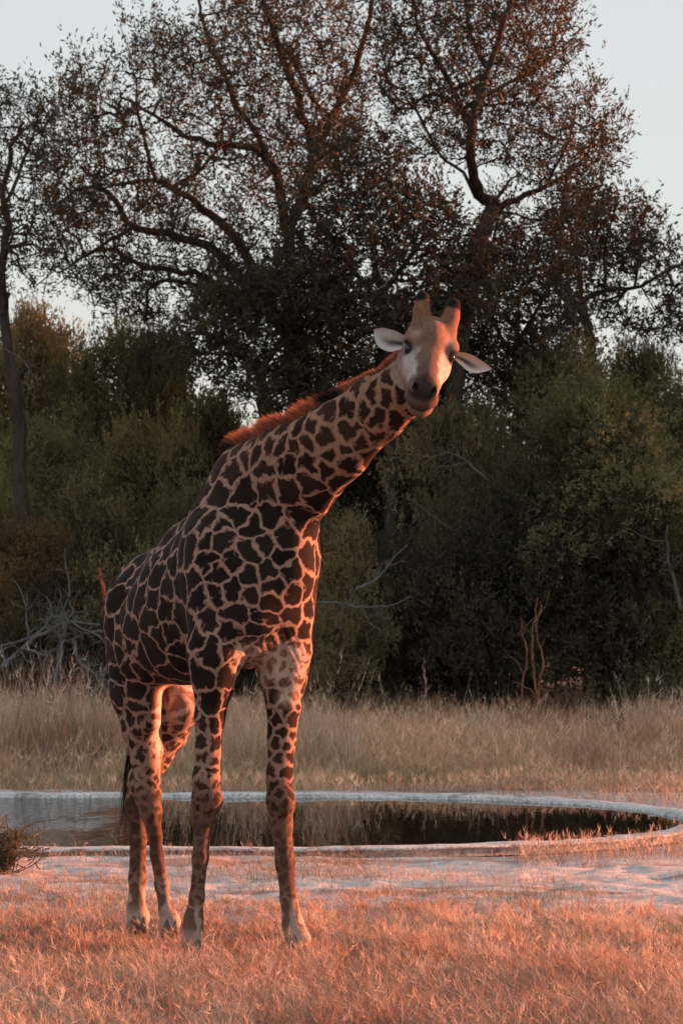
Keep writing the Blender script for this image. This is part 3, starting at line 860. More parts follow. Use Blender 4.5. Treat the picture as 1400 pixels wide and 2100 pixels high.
def bark_mat(name, c0, c1, scale=14):
    m = NT(name); b = m.bsdf(0.9, 0.15)
    tc = m.n('TexCoord'); mp = m.n('Mapping'); mp.inputs['Scale'].default_value = (1, 1, 0.3); m.l(tc.outputs['Object'], mp.inputs[0])
    na = m.noise(scale, 5, 0.65, mp.outputs[0])
    m.l(m.ramp(na.outputs[0], [(0.3, c0), (0.7, c1)]).outputs[0], b.inputs['Base Color'])
    m.bump(na.outputs[0], 0.7, 0.02, b)
    return m.m
LM = {
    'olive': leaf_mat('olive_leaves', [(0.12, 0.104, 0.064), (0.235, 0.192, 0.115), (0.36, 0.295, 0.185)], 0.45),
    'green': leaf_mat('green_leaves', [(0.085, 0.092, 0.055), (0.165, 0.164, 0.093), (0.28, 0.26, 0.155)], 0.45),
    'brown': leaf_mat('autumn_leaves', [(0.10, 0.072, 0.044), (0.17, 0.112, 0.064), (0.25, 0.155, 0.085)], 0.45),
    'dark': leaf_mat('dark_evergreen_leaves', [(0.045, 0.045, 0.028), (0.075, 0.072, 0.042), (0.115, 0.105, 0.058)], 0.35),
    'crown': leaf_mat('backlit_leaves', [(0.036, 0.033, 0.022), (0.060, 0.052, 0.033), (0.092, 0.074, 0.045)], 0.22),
}
BK = {'dark': bark_mat('dark_bark', (0.030, 0.022, 0.018), (0.085, 0.062, 0.050)),
      'grey': bark_mat('grey_bark', (0.06, 0.048, 0.041), (0.15, 0.125, 0.105)), 'sun_orange': bark_mat('sun_orange_bark', (0.08, 0.042, 0.03), (0.36, 0.17, 0.105), 45), 'red': bark_mat('sun_red_bark', (0.16, 0.05, 0.028), (0.34, 0.11, 0.06)),  # rusty and reddish tones paint low sunlight into the stem bark
      'dead': bark_mat('bleached_dead_wood', (0.07, 0.07, 0.069), (0.20, 0.197, 0.193), 25)}

def leaves(P, D, L, Wd, fold=0.25):
    """diamond leaves at P pointing along D, with real fold"""
    n = len(P)
    D = D / (np.linalg.norm(D, axis=1)[:, None] + 1e-9)
    S = np.cross(D, rng.normal(size=(n, 3))); S /= np.linalg.norm(S, axis=1)[:, None] + 1e-9
    N = np.cross(D, S)
    mid = P + D * (L * 0.5)[:, None]
    up = N * (Wd * fold)[:, None]
    V = np.stack([P, mid + S * (Wd * 0.5)[:, None] + up, P + D * L[:, None], mid - S * (Wd * 0.5)[:, None] + up], 1).reshape(-1, 3)
    F = np.arange(n * 4).reshape(n, 4)
    return V, F

def frusta(A, B, ra, rb, sides=5):
    n = len(A)
    d = B - A; d /= np.linalg.norm(d, axis=1)[:, None] + 1e-9
    ref = np.where(np.abs(d[:, 2:3]) < 0.8, np.array([[0, 0, 1.0]]), np.array([[1.0, 0, 0]]))
    s1 = np.cross(d, ref); s1 /= np.linalg.norm(s1, axis=1)[:, None] + 1e-9
    s2 = np.cross(d, s1)
    ang = np.arange(sides) * 2 * math.pi / sides
    ring = np.cos(ang)[None, :, None] * s1[:, None, :] + np.sin(ang)[None, :, None] * s2[:, None, :]
    V = np.concatenate([A[:, None, :] + ring * ra[:, None, None], B[:, None, :] + ring * rb[:, None, None]], 1).reshape(-1, 3)
    o = (np.arange(n) * sides * 2)[:, None]; j = np.arange(sides)[None, :]; j2 = (j + 1) % sides
    F = np.stack([o + j, o + j2, o + sides + j2, o + sides + j], -1).reshape(-1, 4)
    return V, F

def inside(poly, x, y):
    poly = np.asarray(poly, float); c = np.zeros(len(x), bool)
    x1, y1 = poly[-1]
    for x2, y2 in poly:
        m = ((y2 > y) != (y1 > y)) & (x < (x1 - x2) * (y - y2) / (y1 - y2 + 1e-9) + x2)
        c ^= m; x1, y1 = x2, y2
    return c

def grow(limbs, attr, r_tip=0.0036, expo=0.38, step=0.18, wob=0.03):
    """limbs: list of (points Nx3, start radius, end radius); attr: points the twigs reach for.
    returns node positions, parents, radii, tip node of each attractor"""
    pos, par, rmin, runs = [], [], [], []
    for pts, r0, r1 in limbs:
        L = np.linalg.norm(np.diff(pts, axis=0), axis=1).sum()
        n = max(int(L / step), 3)
        s_ = spline(pts, n)
        s_[1:-1] += rng.normal(size=(n - 2, 3)) * wob * 0.5
        st = None
        if pos:
            d = np.linalg.norm(np.array(pos) - s_[0], axis=1); k = int(d.argmin())
            if d[k] < 0.6: st = k
        runs.append((st, len(pos), len(pos) + n))
        for q in range(n):
            par.append(len(pos) - 1 if q > 0 else (st if st is not None else -1)); pos.append(s_[q]); rmin.append(r0 + (r1 - r0) * q / (n - 1))
    cap = len(pos) + len(attr) * 14
    P = np.zeros((cap, 3)); P[:len(pos)] = pos; n = len(pos)
    PAR = np.full(cap, -1); PAR[:n] = par
    RM = np.zeros(cap); RM[:n] = rmin
    A = np.asarray(attr)
    d0 = np.full(len(A), 1e9)
    for c in range(0, n, 64): d0 = np.minimum(d0, np.linalg.norm(A[:, None] - P[None, c:min(c + 64, n)], axis=2).min(1))
    tips = np.zeros(len(A), int)
    for k in np.argsort(d0):
        q = A[k]
        v = P[:n] - q
        d = np.sqrt((v * v).sum(1))
        cost = d + 0.35 * np.maximum(v[:, 2], 0)          # prefer to start below and grow up
        s_ = int(cost.argmin())
        m = max(min(int(d[s_] / step), 12), 1)
        dirp = P[s_] - P[PAR[s_]] if PAR[s_] >= 0 else np.array([0, 0, 1.0])
        dirp = dirp / (np.linalg.norm(dirp) + 1e-9)
        ctrl = P[s_] + dirp * d[s_] * 0.35 + np.array([0, 0, 0.06 * d[s_]])
        last = s_
        for t in range(1, m + 1):
            f = t / m
            p = (1 - f) ** 2 * P[s_] + 2 * f * (1 - f) * ctrl + f * f * q
            if t < m: p = p + rng.normal(size=3) * wob
            P[n] = p; PAR[n] = last; last = n; n += 1
        tips[k] = last
    P, PAR, RM = P[:n], PAR[:n], RM[:n]
    cnt = np.zeros(n)
    cnt[tips] += 1
    for k in range(n - 1, -1, -1):
        if PAR[k] >= 0 and PAR[k] < k: cnt[PAR[k]] += cnt[k]
    R = np.maximum(r_tip * np.maximum(cnt, 1) ** expo, RM)
    return P, PAR, R, tips, runs

def sprigs(P, PAR, tips, per, L, Wd, spread, upb):
    """upright leafy sprigs round each twig end"""
    tip = P[tips]; prev = P[PAR[tips]]
    ax = tip - prev; ax /= np.linalg.norm(ax, axis=1)[:, None] + 1e-9
    ax = ax * 0.6 + np.array([0, 0, upb]) + rng.normal(size=ax.shape) * 0.25
    ax /= np.linalg.norm(ax, axis=1)[:, None]
    n = len(tips)
    T = np.repeat(np.arange(n), per)
    u = rng.random(len(T))
    ln = (0.55 + 1.0 * rng.random(n))[T] * spread * 1.25
    pos = tip[T] - ax[T] * (0.35 * ln)[:, None] + ax[T] * (u * ln * 1.5)[:, None] + rng.normal(size=(len(T), 3)) * (0.05 + 0.13 * (1 - u))[:, None] * spread
    dr = ax[T] * (0.5 + 0.6 * u)[:, None] + rng.normal(size=(len(T), 3)) * 0.55
    l_ = L * (0.45 + 1.1 * rng.random(len(T)))
    V, F = leaves(pos, dr, l_, Wd * (0.7 + 0.6 * rng.random(len(T))))
    tint = np.repeat(np.clip(rng.random(n)[T] * 0.6 + rng.random(len(T)) * 0.4, 0, 1), 4)
    return V, F, tint

def thing_tree(name, base, label, cat, group=None):
    o = empty(name, tuple(base)); tag(o, label, cat, group); return o

def crown_points(polys, gaps, n, Y, thick, clump=1.1, thr=-0.25, seed=0):
    out = []
    tot = sum(w for _, w in polys)
    for poly, w in polys:
        p = np.array(poly, float); need = int(n * w / tot)
        lo, hi = p.min(0), p.max(0); got = 0; tries = 0
        while got < need and tries < 60:
            tries += 1
            x = rng.uniform(lo[0], hi[0], need * 3); y = rng.uniform(lo[1], hi[1], need * 3)
            k = inside(p, x, y)
            for gx, gy, gr, keep in gaps:
                k &= (((x - gx) ** 2 + (y - gy) ** 2) > gr * gr) | (rng.random(len(x)) < keep)
            x, y = x[k], y[k]
            dy = np.clip(rng.normal(size=len(x)) * thick * 0.5, -thick, thick)
            Q = np.stack([(x - 700) * Y / FPX, Y + dy, CAM_H + (HZ - y) * Y / FPX], 1)
            m = vnoise(Q, clump, 200 + seed) + 0.5 * vnoise(Q, clump * 2.3, 210 + seed) > thr
            Q = Q[m][:need - got]
            out.append(Q); got += len(Q)
    return np.concatenate(out)

def px_limbs(lst, Y, wander=0.5):
    """limbs traced in the photo, each given its own depth course"""
    out = []
    for pts, w0, w1 in lst:
        dy = np.cumsum(rng.normal(size=len(pts)) * wander * 0.4)
        dy -= dy[0]
        P = np.array([at(p[0], p[1], Y + (p[2] if len(p) > 2 else d)) for p, d in zip(pts, dy)])
        out.append((P, w0 * 0.5 * Y / FPX, w1 * 0.5 * Y / FPX))
    return out

def make_tree(name, label, Y, limbs, polys, gaps, n, per, leaf, mat, bark, thick=2.0, cat='tree', L=0.075, Wd=0.03, spread=0.26, upb=0.55, thr=-0.25, clump=1.1, seed=0, group=None, wander=0.5, r_tip=0.0036):
    lb = px_limbs(limbs, Y, wander)
    A = crown_points(polys, gaps, n, Y, thick, clump, thr, seed)
    P, PAR, R, tips, runs = grow(lb, A, r_tip)
    root = thing_tree(name, (lb[0][0][0][0], lb[0][0][0][1], 0), label, cat, group)
    k = np.where(PAR >= 0)[0]
    parts = []
    for st, a_, b_ in runs:                                  # traced limbs: one smooth tapered tube each, rooted inside its parent
        ids = ([st] if st is not None else []) + list(range(a_, b_))
        rr = R[ids].copy()
        if st is not None: rr[0] = rr[1]
        rr = np.minimum.accumulate(rr)
        rr *= 1 + 0.10 * vnoise(P[ids], 2.0, 55)
        parts.append(tube(P[ids], rr, 10))
    k = k[k >= runs[-1][2]]
    big = R[k] > 0.02
    for sel, sd in ((big, 7), (~big, 4)):
        q = k[sel]
        if len(q): parts.append(frusta(P[PAR[q]], P[q], np.minimum(R[PAR[q]], R[q] * 1.35 + 0.004), R[q], sd))
    V, F = joined(parts)
    mesh_np('trunk', V, F, BK[bark], root, True)
    V, F, t = sprigs(P, PAR, tips, per, L, Wd, spread, upb)
    mesh_np('crown', V, F, LM[mat], root, False, {'tint': t})
    return root

# --- the great spreading tree behind the giraffe
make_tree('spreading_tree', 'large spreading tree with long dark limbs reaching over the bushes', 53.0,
    [([(640, 1440), (632, 1200), (628, 950), (610, 760), (600, 640)], 60, 44),
     ([(600, 700), (520, 600), (440, 515), (350, 482), (272, 466), (232, 405), (180, 382), (110, 420)], 26, 5),
     ([(272, 466), (200, 508), (120, 560)], 8, 4),
     ([(560, 640), (490, 500), (420, 430), (365, 392), (322, 372), (230, 380)], 24, 6),
     ([(600, 660), (450, 585), (400, 560), (300, 548), (215, 512), (150, 540)], 18, 5),
     ([(470, 600), (380, 582), (308, 585), (298, 660)], 11, 6),
     ([(600, 640), (590, 480), (560, 340), (500, 300), (420, 295), (340, 250), (250, 200)], 26, 5),
     ([(590, 480), (640, 330), (600, 180), (560, 60), (520, -60)], 24, 8),
     ([(640, 330), (740, 280), (660, 225), (610, 140), (560, 60)], 10, 5),
     ([(640, 330), (720, 160), (760, 20), (770, -80)], 18, 7),
     ([(560, 340), (470, 180), (420, 60), (400, -40)], 14, 5),
     ([(322, 372), (300, 300), (280, 200)], 8, 4), ([(365, 392), (450, 300), (455, 200)], 8, 4)],
    [([(60, 330), (130, 200), (150, 110), (180, 120), (250, 130), (270, 70), (320, 60), (420, 60), (450, -30), (720, -60), (760, 160), (740, 330), (560, 420), (330, 430), (120, 470)], 1.0),
     ([(110, 420), (330, 420), (520, 420), (560, 640), (420, 640), (300, 660), (200, 640), (100, 590)], 0.36)],
    [(335, 330, 42, 0.12), (450, 375, 40, 0.1), (300, 185, 22, 0.2), (245, 410, 34, 0.12), (300, 500, 28, 0.15), (390, 535, 26, 0.2), (480, 385, 30, 0.2), (180, 470, 36, 0.35), (350, 620, 40, 0.3), (440, 450, 30, 0.25), (660, 30, 26, 0.2), (500, 290, 18, 0.3), (590, 90, 16, 0.3), (700, 90, 20, 0.2), (140, 600, 40, 0.4)],
    3300, 14, None, 'crown', 'dark', thick=2.2, L=0.075, Wd=0.028, spread=0.26, thr=-0.6, seed=1)

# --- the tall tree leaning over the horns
make_tree('leaning_tree', 'tall tree with a leaning forked trunk rising behind the giraffe horns', 51.0,
    [([(905, 1440), (915, 1100), (930, 800), (955, 620), (972, 530), (1000, 450), (1010, 420)], 44, 32),
     ([(1010, 420), (985, 398), (968, 350), (965, 260), (985, 180), (1012, 110), (1045, 10), (1060, -70)], 26, 8),
     ([(1010, 430), (1052, 412), (1120, 382), (1190, 330), (1230, 260)], 16, 4),
     ([(1012, 415), (1032, 392), (1044, 370)], 10, 5),
     ([(975, 405), (945, 350), (905, 320), (870, 260), (830, 200)], 9, 3),
     ([(968, 260), (930, 210), (880, 195), (835, 215), (800, 180)], 11, 4),
     ([(965, 260), (900, 130), (860, 60), (840, -40)], 13, 5),
     ([(1000, 150), (960, 60), (950, -40)], 9, 4),
     ([(985, 200), (1060, 160), (1130, 120), (1170, 90)], 9, 3),
     ([(1120, 382), (1160, 300), (1180, 220)], 8, 3)],
    [([(760, 60), (780, -60), (1160, -60), (1170, 40), (1190, 90), (1170, 160), (1215, 180), (1225, 240), (1265, 240), (1275, 320), (1230, 390), (1120, 400), (1000, 330), (900, 330), (800, 330)], 1.0),
     ([(1010, 400), (1230, 380), (1200, 560), (1060, 620), (1010, 540)], 0.16)],
    [(900, 360, 46, 0.06), (1080, 440, 34, 0.15), (1160, 190, 30, 0.2), (850, 245, 30, 0.3), (790, 300, 26, 0.25), (1020, 300, 22, 0.3), (1070, 330, 24, 0.3), (760, 20, 18, 0.3), (1130, 60, 18, 0.4)],
    2100, 15, None, 'crown', 'dark', thick=1.8, L=0.075, Wd=0.028, spread=0.26, thr=-0.6, seed=2)

# --- lower tree at the far right, sky behind it
make_tree('open_crowned_tree', 'open crowned tree with a crooked grey limb above the dense bushes', 54.0,
    [([(1240, 1400), (1225, 1000), (1212, 760), (1205, 680), (1190, 618)], 30, 16),
     ([(1190, 618), (1240, 592), (1300, 590), (1360, 560), (1420, 530)], 13, 4),
     ([(1190, 618), (1182, 540), (1170, 470), (1150, 420)], 11, 4),
     ([(1240, 592), (1240, 500), (1262, 420)], 8, 3), ([(1300, 590), (1310, 500), (1300, 430)], 7, 3)],
    [([(1110, 480), (1160, 400), (1240, 390), (1290, 385), (1320, 420), (1345, 480), (1380, 520), (1440, 560), (1440, 700), (1330, 690), (1200, 660), (1130, 620)], 1.0)],
    [(1220, 640, 26, 0.1), (1300, 630, 30, 0.4), (1255, 480, 22, 0.3), (1340, 560, 20, 0.4), (1200, 590, 16, 0.2)],
    800, 14, None, 'crown', 'dark', thick=1.5, L=0.08, Wd=0.034, spread=0.26, seed=3)

# --- thin bare-limbed tree at the far left
make_tree('sparse_tree', 'thin half bare tree with pinkish limbs beside the spreading tree', 50.0,
    [([(48, 1300), (46, 1050), (42, 900), (28, 780), (10, 660), (4, 560), (16, 470), (8, 400), (25, 310), (50, 250)], 34, 7),
     ([(10, 640), (22, 600), (-10, 590)], 12, 6), ([(16, 510), (60, 500), (110, 520)], 9, 3),
     ([(10, 420), (45, 340), (70, 270), (90, 220)], 9, 3), ([(8, 400), (-20, 330), (-40, 250)], 9, 3),
     ([(28, 780), (70, 745), (110, 782)], 7, 3)],
    [([(-60, 220), (20, 175), (70, 180), (110, 230), (120, 330), (90, 420), (130, 520), (90, 600), (-60, 600)], 1.0)],
    [(30, 590, 30, 0.2), (20, 250, 20, 0.4)],
    420, 17, None, 'crown', 'dark', thick=1.3, L=0.065, Wd=0.026, spread=0.26, seed=4, r_tip=0.0045)

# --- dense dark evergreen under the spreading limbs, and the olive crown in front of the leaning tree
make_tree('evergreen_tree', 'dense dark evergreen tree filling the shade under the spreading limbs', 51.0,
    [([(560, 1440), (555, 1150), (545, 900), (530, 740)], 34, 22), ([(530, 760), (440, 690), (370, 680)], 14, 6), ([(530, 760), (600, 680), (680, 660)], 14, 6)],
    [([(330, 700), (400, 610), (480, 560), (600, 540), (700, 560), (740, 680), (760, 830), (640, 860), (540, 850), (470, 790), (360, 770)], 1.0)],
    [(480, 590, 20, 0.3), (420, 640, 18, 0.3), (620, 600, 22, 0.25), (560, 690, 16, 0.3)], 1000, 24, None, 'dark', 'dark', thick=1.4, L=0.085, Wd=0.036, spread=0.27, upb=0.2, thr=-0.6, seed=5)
make_tree('bushy_tree', 'bushy olive brown tree with a dense rounded crown beside the leaning trunk', 50.0,
    [([(800, 1440), (805, 1100), (800, 850), (790, 640), (770, 540)], 36, 18), ([(790, 640), (700, 520), (640, 440)], 13, 5), ([(785, 600), (860, 500), (920, 440)], 13, 5)],
    [([(540, 600), (560, 470), (600, 400), (640, 300), (700, 260), (780, 300), (850, 380), (940, 420), (1000, 500), (1020, 640), (900, 700), (760, 690), (640, 660)], 1.0)],
    [(790, 590, 24, 0.2), (900, 600, 20, 0.3), (650, 500, 20, 0.3), (660, 620, 18, 0.3), (700, 400, 16, 0.4), (850, 460, 14, 0.4)], 1350, 19, None, 'crown', 'dark', thick=1.5, L=0.08, Wd=0.034, spread=0.27, upb=0.3, thr=-0.6, seed=6)
make_tree('russet_tree', 'russet leaved tree standing close behind the giraffe head and ears', 52.0,
    [([(1080, 1440), (1070, 1100), (1062, 800), (1060, 640)], 26, 12), ([(1066, 760), (1000, 640), (940, 580)], 10, 5), ([(1062, 700), (1120, 600), (1140, 540)], 9, 4)],
    [([(880, 560), (960, 520), (1060, 500), (1160, 540), (1200, 640), (1160, 760), (980, 790), (890, 700)], 1.0)],
    [(1010, 580, 20, 0.3), (1120, 640, 20, 0.3)], 800, 17, None, 'crown', 'dark', thick=1.4, L=0.08, Wd=0.034, spread=0.27, upb=0.25, thr=-0.5, seed=7)

# --- bushes: a few grown individually, then copied with their stems
def bush_proto(w, h, nl, per, mat, seed, Lf=0.07, Wf=0.032, bark='dark'):
    r_ = np.random.default_rng(seed)
    lumps = []
    for k in range(nl):
        t = r_.random() ** 0.75
        a = r_.random() * 2 * math.pi
        zc = 0.12 * h + t * 0.75 * h
        rad = w * 0.5 * math.sqrt(max(1 - (t * 0.95) ** 2.2, 0.06)) * (0.45 + 0.5 * math.sqrt(r_.random()))
        lumps.append((np.array([math.cos(a) * rad, math.sin(a) * rad, zc]), (0.095 + 0.12 * r_.random()) * (w + h) * 0.5))
    P, D, T = [], [], []
    Q = 9
    for c, r in lumps:
        n = int(per * (r / 0.8) ** 2 / Q)
        d = r_.normal(size=(n, 3)); d /= np.linalg.norm(d, axis=1)[:, None]
        d[:, 2] = np.abs(d[:, 2]) * np.where(r_.random(n) < 0.78, 1, -1)
        rr = r * (1.0 - 0.42 * r_.random(n) ** 1.6) * (1 + 0.34 * vnoise(d + c, 3.1, seed) + 0.2 * vnoise(d + c, 7.5, seed + 1))
        p = c + d * rr[:, None] * [1, 1, 0.85]
        ax = d * 0.8 + r_.normal(size=(n, 3)) * 0.5 + [0, 0, 0.55]; ax /= np.linalg.norm(ax, axis=1)[:, None]
        sl = 0.12 + 0.36 * r_.random(n) ** 2.2
        K = np.repeat(np.arange(n), Q); u = r_.random(len(K))
        P.append(p[K] + ax[K] * (sl[K] * u)[:, None] + r_.normal(size=(len(K), 3)) * 0.022)
        D.append(ax[K] * 0.8 + r_.normal(size=(len(K), 3)) * 0.6)
        lt = -0.05 + 0.95 * r_.random(); st = r_.random(n)
        T.append(np.clip(lt + 0.35 * (st[K] - 0.5) + 0.12 * r_.normal(size=len(K)), 0, 1))
    P, D, T = np.concatenate(P), np.concatenate(D), np.concatenate(T)
    k = P[:, 2] > 0.05
    P, D, T = P[k], D[k], T[k]
    V, F = leaves(P, D, Lf * (0.45 + 1.1 * r_.random(len(P))), Wf * (0.7 + 0.6 * r_.random(len(P))))
    segs = []
    for c, r in lumps:
        b0 = np.array([r_.normal() * 0.18, r_.normal() * 0.18, -0.03])
        pts = [b0, b0 * 0.6 + c * 0.35 + [0, 0, 0.15 * h], c]
        segs.append(tube(spline(pts, 9), np.linspace(0.028, 0.009, 9), 5))
        for q in range(9):                                   # bare twigs that stand out of the foliage
            d = r_.normal(size=3); d[2] = abs(d[2]) * 0.8 + 0.1; d /= np.linalg.norm(d)
            e = c + d * r * (1.0 + 0.32 * r_.random())
            mid = c * 0.5 + e * 0.5 + r_.normal(size=3) * 0.08
            segs.append(tube(spline([c, mid, e], 6), np.linspace(0.009, 0.003, 6), 3))
    Vb, Fb = joined(segs)
    return (V, F, np.repeat(T, 4), mat), (Vb, Fb, bark)
PROTO = [bush_proto(3.6, 5.2, 38, 2600, 'green', 301), bush_proto(3.8, 4.6, 38, 2600, 'olive', 302),
         bush_proto(3.0, 3.6, 30, 3000, 'olive', 303), bush_proto(3.2, 3.0, 28, 3000, 'green', 304),
         bush_proto(2.6, 4.2, 30, 3000, 'brown', 305)]
PDIM = [(3.6, 5.2), (3.8, 4.6), (3.0, 3.6), (3.2, 3.0), (2.6, 4.2)]
PMESH = {}
def place_bush(k, x, ytop, Y, wpx, rot, label, name='bush', mat=None, group=None):
    X = (x - 700) * Y / FPX
    top = CAM_H + (HZ - ytop) * Y / FPX
    sz = top / (PDIM[k][1] * 1.02); sw = wpx * Y / FPX / (PDIM[k][0] * 1.1)
    root = thing_tree(name, (X, Y, 0), label, 'bush', group)
    root.rotation_euler = (0, 0, rot); root.scale = (sw, sw, sz)
    (V, F, T, mt), (Vb, Fb, bk) = PROTO[k]
    if k not in PMESH:
        f = mesh_np('foliage', V, F, LM[mt], None, False, {'tint': T}); s_ = mesh_np('stems', Vb, Fb, BK[bk], None, True)
        PMESH[k] = (f.data, s_.data)
    else:
        f = bpy.data.objects.new('foliage', PMESH[k][0]); COL.objects.link(f)
        s_ = bpy.data.objects.new('stems', PMESH[k][1]); COL.objects.link(s_)
    f.parent = root; s_.parent = root
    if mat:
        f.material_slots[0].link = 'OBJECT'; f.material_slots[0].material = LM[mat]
    return root
BG = 'bushes along the edge of the thicket'
BL = [  # proto, photo column, photo row of the top, distance, width, turn, label
    (0, 1255, 772, 49.0, 560, 0.3, 'broad dark green bush overhanging the grass at the rounded end of the pond', None),
    (1, 1085, 676, 51.2, 480, 1.1, 'tall olive bush rising behind the giraffe ear and overtopping its neighbours', None),
    (1, 925, 800, 49.6, 300, 2.2, 'olive bush with bare grey twigs just below the giraffe chin', 'olive'),
    (0, 1420, 742, 51.0, 420, 2.7, 'tall green bush rising behind the broad dark green bush', 'green'),
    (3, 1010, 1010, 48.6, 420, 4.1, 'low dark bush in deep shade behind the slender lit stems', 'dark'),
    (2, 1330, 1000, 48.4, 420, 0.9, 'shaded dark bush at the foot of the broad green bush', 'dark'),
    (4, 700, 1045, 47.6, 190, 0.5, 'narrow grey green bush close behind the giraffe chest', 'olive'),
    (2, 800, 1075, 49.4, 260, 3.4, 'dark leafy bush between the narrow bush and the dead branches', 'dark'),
    (1, 60, 612, 58.0, 360, 0.2, 'tall olive bush behind the thin half bare tree', 'olive'),
    (0, 215, 640, 57.0, 360, 2.0, 'green bush under the long low limb of the spreading tree', 'green'),
    (1, 440, 782, 52.5, 270, 3.1, 'grey olive bush standing over the giraffe withers', 'olive'),
    (2, 300, 835, 53.0, 330, 4.6, 'rounded olive bush beyond the giraffe back', 'olive'),
    (0, 110, 850, 51.6, 330, 5.2, 'dense green bush behind the trunk of the thin tree', 'green'),
    (3, 205, 985, 50.2, 420, 1.4, 'wide low brownish bush above the fallen dead branches', 'olive'),
    (2, 425, 960, 50.6, 300, 2.9, 'green bush pressed behind the sloping giraffe back', 'green'),
    (4, 55, 1060, 49.4, 260, 0.8, 'russet bush beside the fallen dead branches', 'brown'),
    (3, 330, 1110, 49.2, 330, 3.9, 'low green bush behind the giraffe rump', 'green'),
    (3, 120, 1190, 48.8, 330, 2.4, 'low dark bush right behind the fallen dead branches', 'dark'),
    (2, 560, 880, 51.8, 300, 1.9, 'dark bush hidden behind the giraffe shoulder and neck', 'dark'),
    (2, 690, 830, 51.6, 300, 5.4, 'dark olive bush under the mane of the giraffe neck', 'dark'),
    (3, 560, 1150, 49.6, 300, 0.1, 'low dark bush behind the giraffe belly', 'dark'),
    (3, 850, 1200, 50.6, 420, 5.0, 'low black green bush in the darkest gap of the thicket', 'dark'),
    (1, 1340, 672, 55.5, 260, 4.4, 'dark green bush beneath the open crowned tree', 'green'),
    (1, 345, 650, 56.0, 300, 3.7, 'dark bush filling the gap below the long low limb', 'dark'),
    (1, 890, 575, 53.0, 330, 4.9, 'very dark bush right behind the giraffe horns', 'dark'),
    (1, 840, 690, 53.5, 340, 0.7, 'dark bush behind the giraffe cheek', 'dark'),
]
for k, x, yt, Y, w, rot, lab, mat in BL:
    place_bush(k, x, yt, Y, w, rot, lab, 'bush', mat, BG)

# --- the wood behind, one mass of foliage that also runs on to the side of the frame
def far_wood(name, segs, Lf, seed):
    r_ = np.random.default_rng(seed)
    P, D, T = [], [], []
    for x0, x1, y0, y1, h, n in segs:
        x = r_.uniform(x0, x1, n); y = y0 + (y1 - y0) * r_.random(n)
        top = h * (0.82 + 0.22 * vnoise(np.column_stack([x, y * 0.5, x * 0]), 0.42, seed) + 0.12 * vnoise(np.column_stack([x, y * 0.5, x * 0]), 1.3, seed + 1))
        z = top * r_.random(n) ** 0.8
        k = vnoise(np.column_stack([x, y, z]), 0.75, seed + 2) + 0.5 * vnoise(np.column_stack([x, y, z]), 1.9, seed + 3) > -0.28
        x, y, z = x[k], y[k], z[k]; n = len(x)
        P.append(np.column_stack([x, y, z])); D.append(r_.normal(size=(n, 3)) + [0, 0, 0.4]); T.append(r_.random(n))
    P, D, T = np.concatenate(P), np.concatenate(D), np.concatenate(T)
    V, F = leaves(P, D, Lf * (0.45 + 1.1 * r_.random(len(P))), Lf * 0.55 * (0.7 + 0.6 * r_.random(len(P))))
    return tag(mesh_np(name, V, F, LM['dark'], None, False, {'tint': np.repeat(T, 4)}), kind='stuff')
far_wood('distant_wood', [(-16, 16, 58.5, 64, 6.0, 38000), (16, 40, 56, 64, 12.5, 48000), (40, 100, 57, 64, 13.0, 62000), (-45, -16, 54, 63, 8.5, 46000), (8, 62, 64, 73, 12.0, 22000)], 0.26, 401)

# --- dead branches, stems and saplings
def branchy(pts, r0, r1, kids, seed, depth=2, spread=0.7, klen=0.45):
    r_ = np.random.default_rng(seed)
    out = []
    def rec(p, ra, rb, d, n):
        m = max(int(np.linalg.norm(np.diff(p, axis=0), axis=1).sum() / 0.07), 5)
        s_ = spline(p, m); s_[1:] += np.cumsum(r_.normal(size=(m - 1, 3)) * 0.012, 0)
        R = np.linspace(ra, rb, m)
        out.append(tube(s_, R, 6 if ra > 0.012 else 4))
        if d == 0: return
        L = np.linalg.norm(s_[-1] - s_[0])
        for k in range(n):
            q = int(r_.uniform(0.2, 0.97) * (m - 1))
            ax = unit(s_[min(q + 1, m - 1)] - s_[max(q - 1, 0)])
            side = r_.normal(size=3); side -= ax * (side @ ax); side = unit(side)
            dr = unit(ax * (1 - spread) + side * spread + np.array([0, 0, 0.15]))
            l_ = L * klen * (0.4 + 0.9 * r_.random())
            e = s_[q] + dr * l_
            rec(np.array([s_[q], (s_[q] + e) / 2 + r_.normal(size=3) * 0.1 * l_, e]), R[q] * 0.62, max(R[q] * 0.2, 0.003), d - 1, max(n // 2, 2))
    rec(np.asarray(pts, float), r0, r1, depth, kids)
    return joined(out)
def dead(name, label, px, Y, w0, w1, kids, seed, mat='dead', cat='branch', group=None, depth=2, spread=0.7, klen=0.45):
    P = np.array([at(p[0], p[1], Y + (p[2] if len(p) > 2 else 0)) for p in px])
    V, F = branchy(P, w0 * 0.5 * Y / FPX, w1 * 0.5 * Y / FPX, kids, seed, depth, spread, klen)
    return tag(mesh_np(name, V, F, BK[mat], None, True), label, cat, group)
DG = 'fallen dead branches heaped at the foot of the thicket'
dead('dead_branch', 'thick bleached fallen branch sloping up over the dead wood heap', [(-40, 1395), (30, 1345), (90, 1300), (150, 1262), (215, 1264, 0.3)], 45.6, 13, 5, 9, 501, group=DG)
dead('dead_branch', 'crooked bleached branch running down from the heap toward the giraffe leg', [(150, 1310), (165, 1350), (190, 1372), (215, 1400), (240, 1440)], 45.0, 8, 3, 8, 502, group=DG)
dead('dead_branch', 'forked grey branch standing in the middle of the dead wood heap', [(110, 1420), (118, 1360), (130, 1310), (135, 1275), (140, 1250)], 45.3, 9, 4, 10, 503, group=DG)
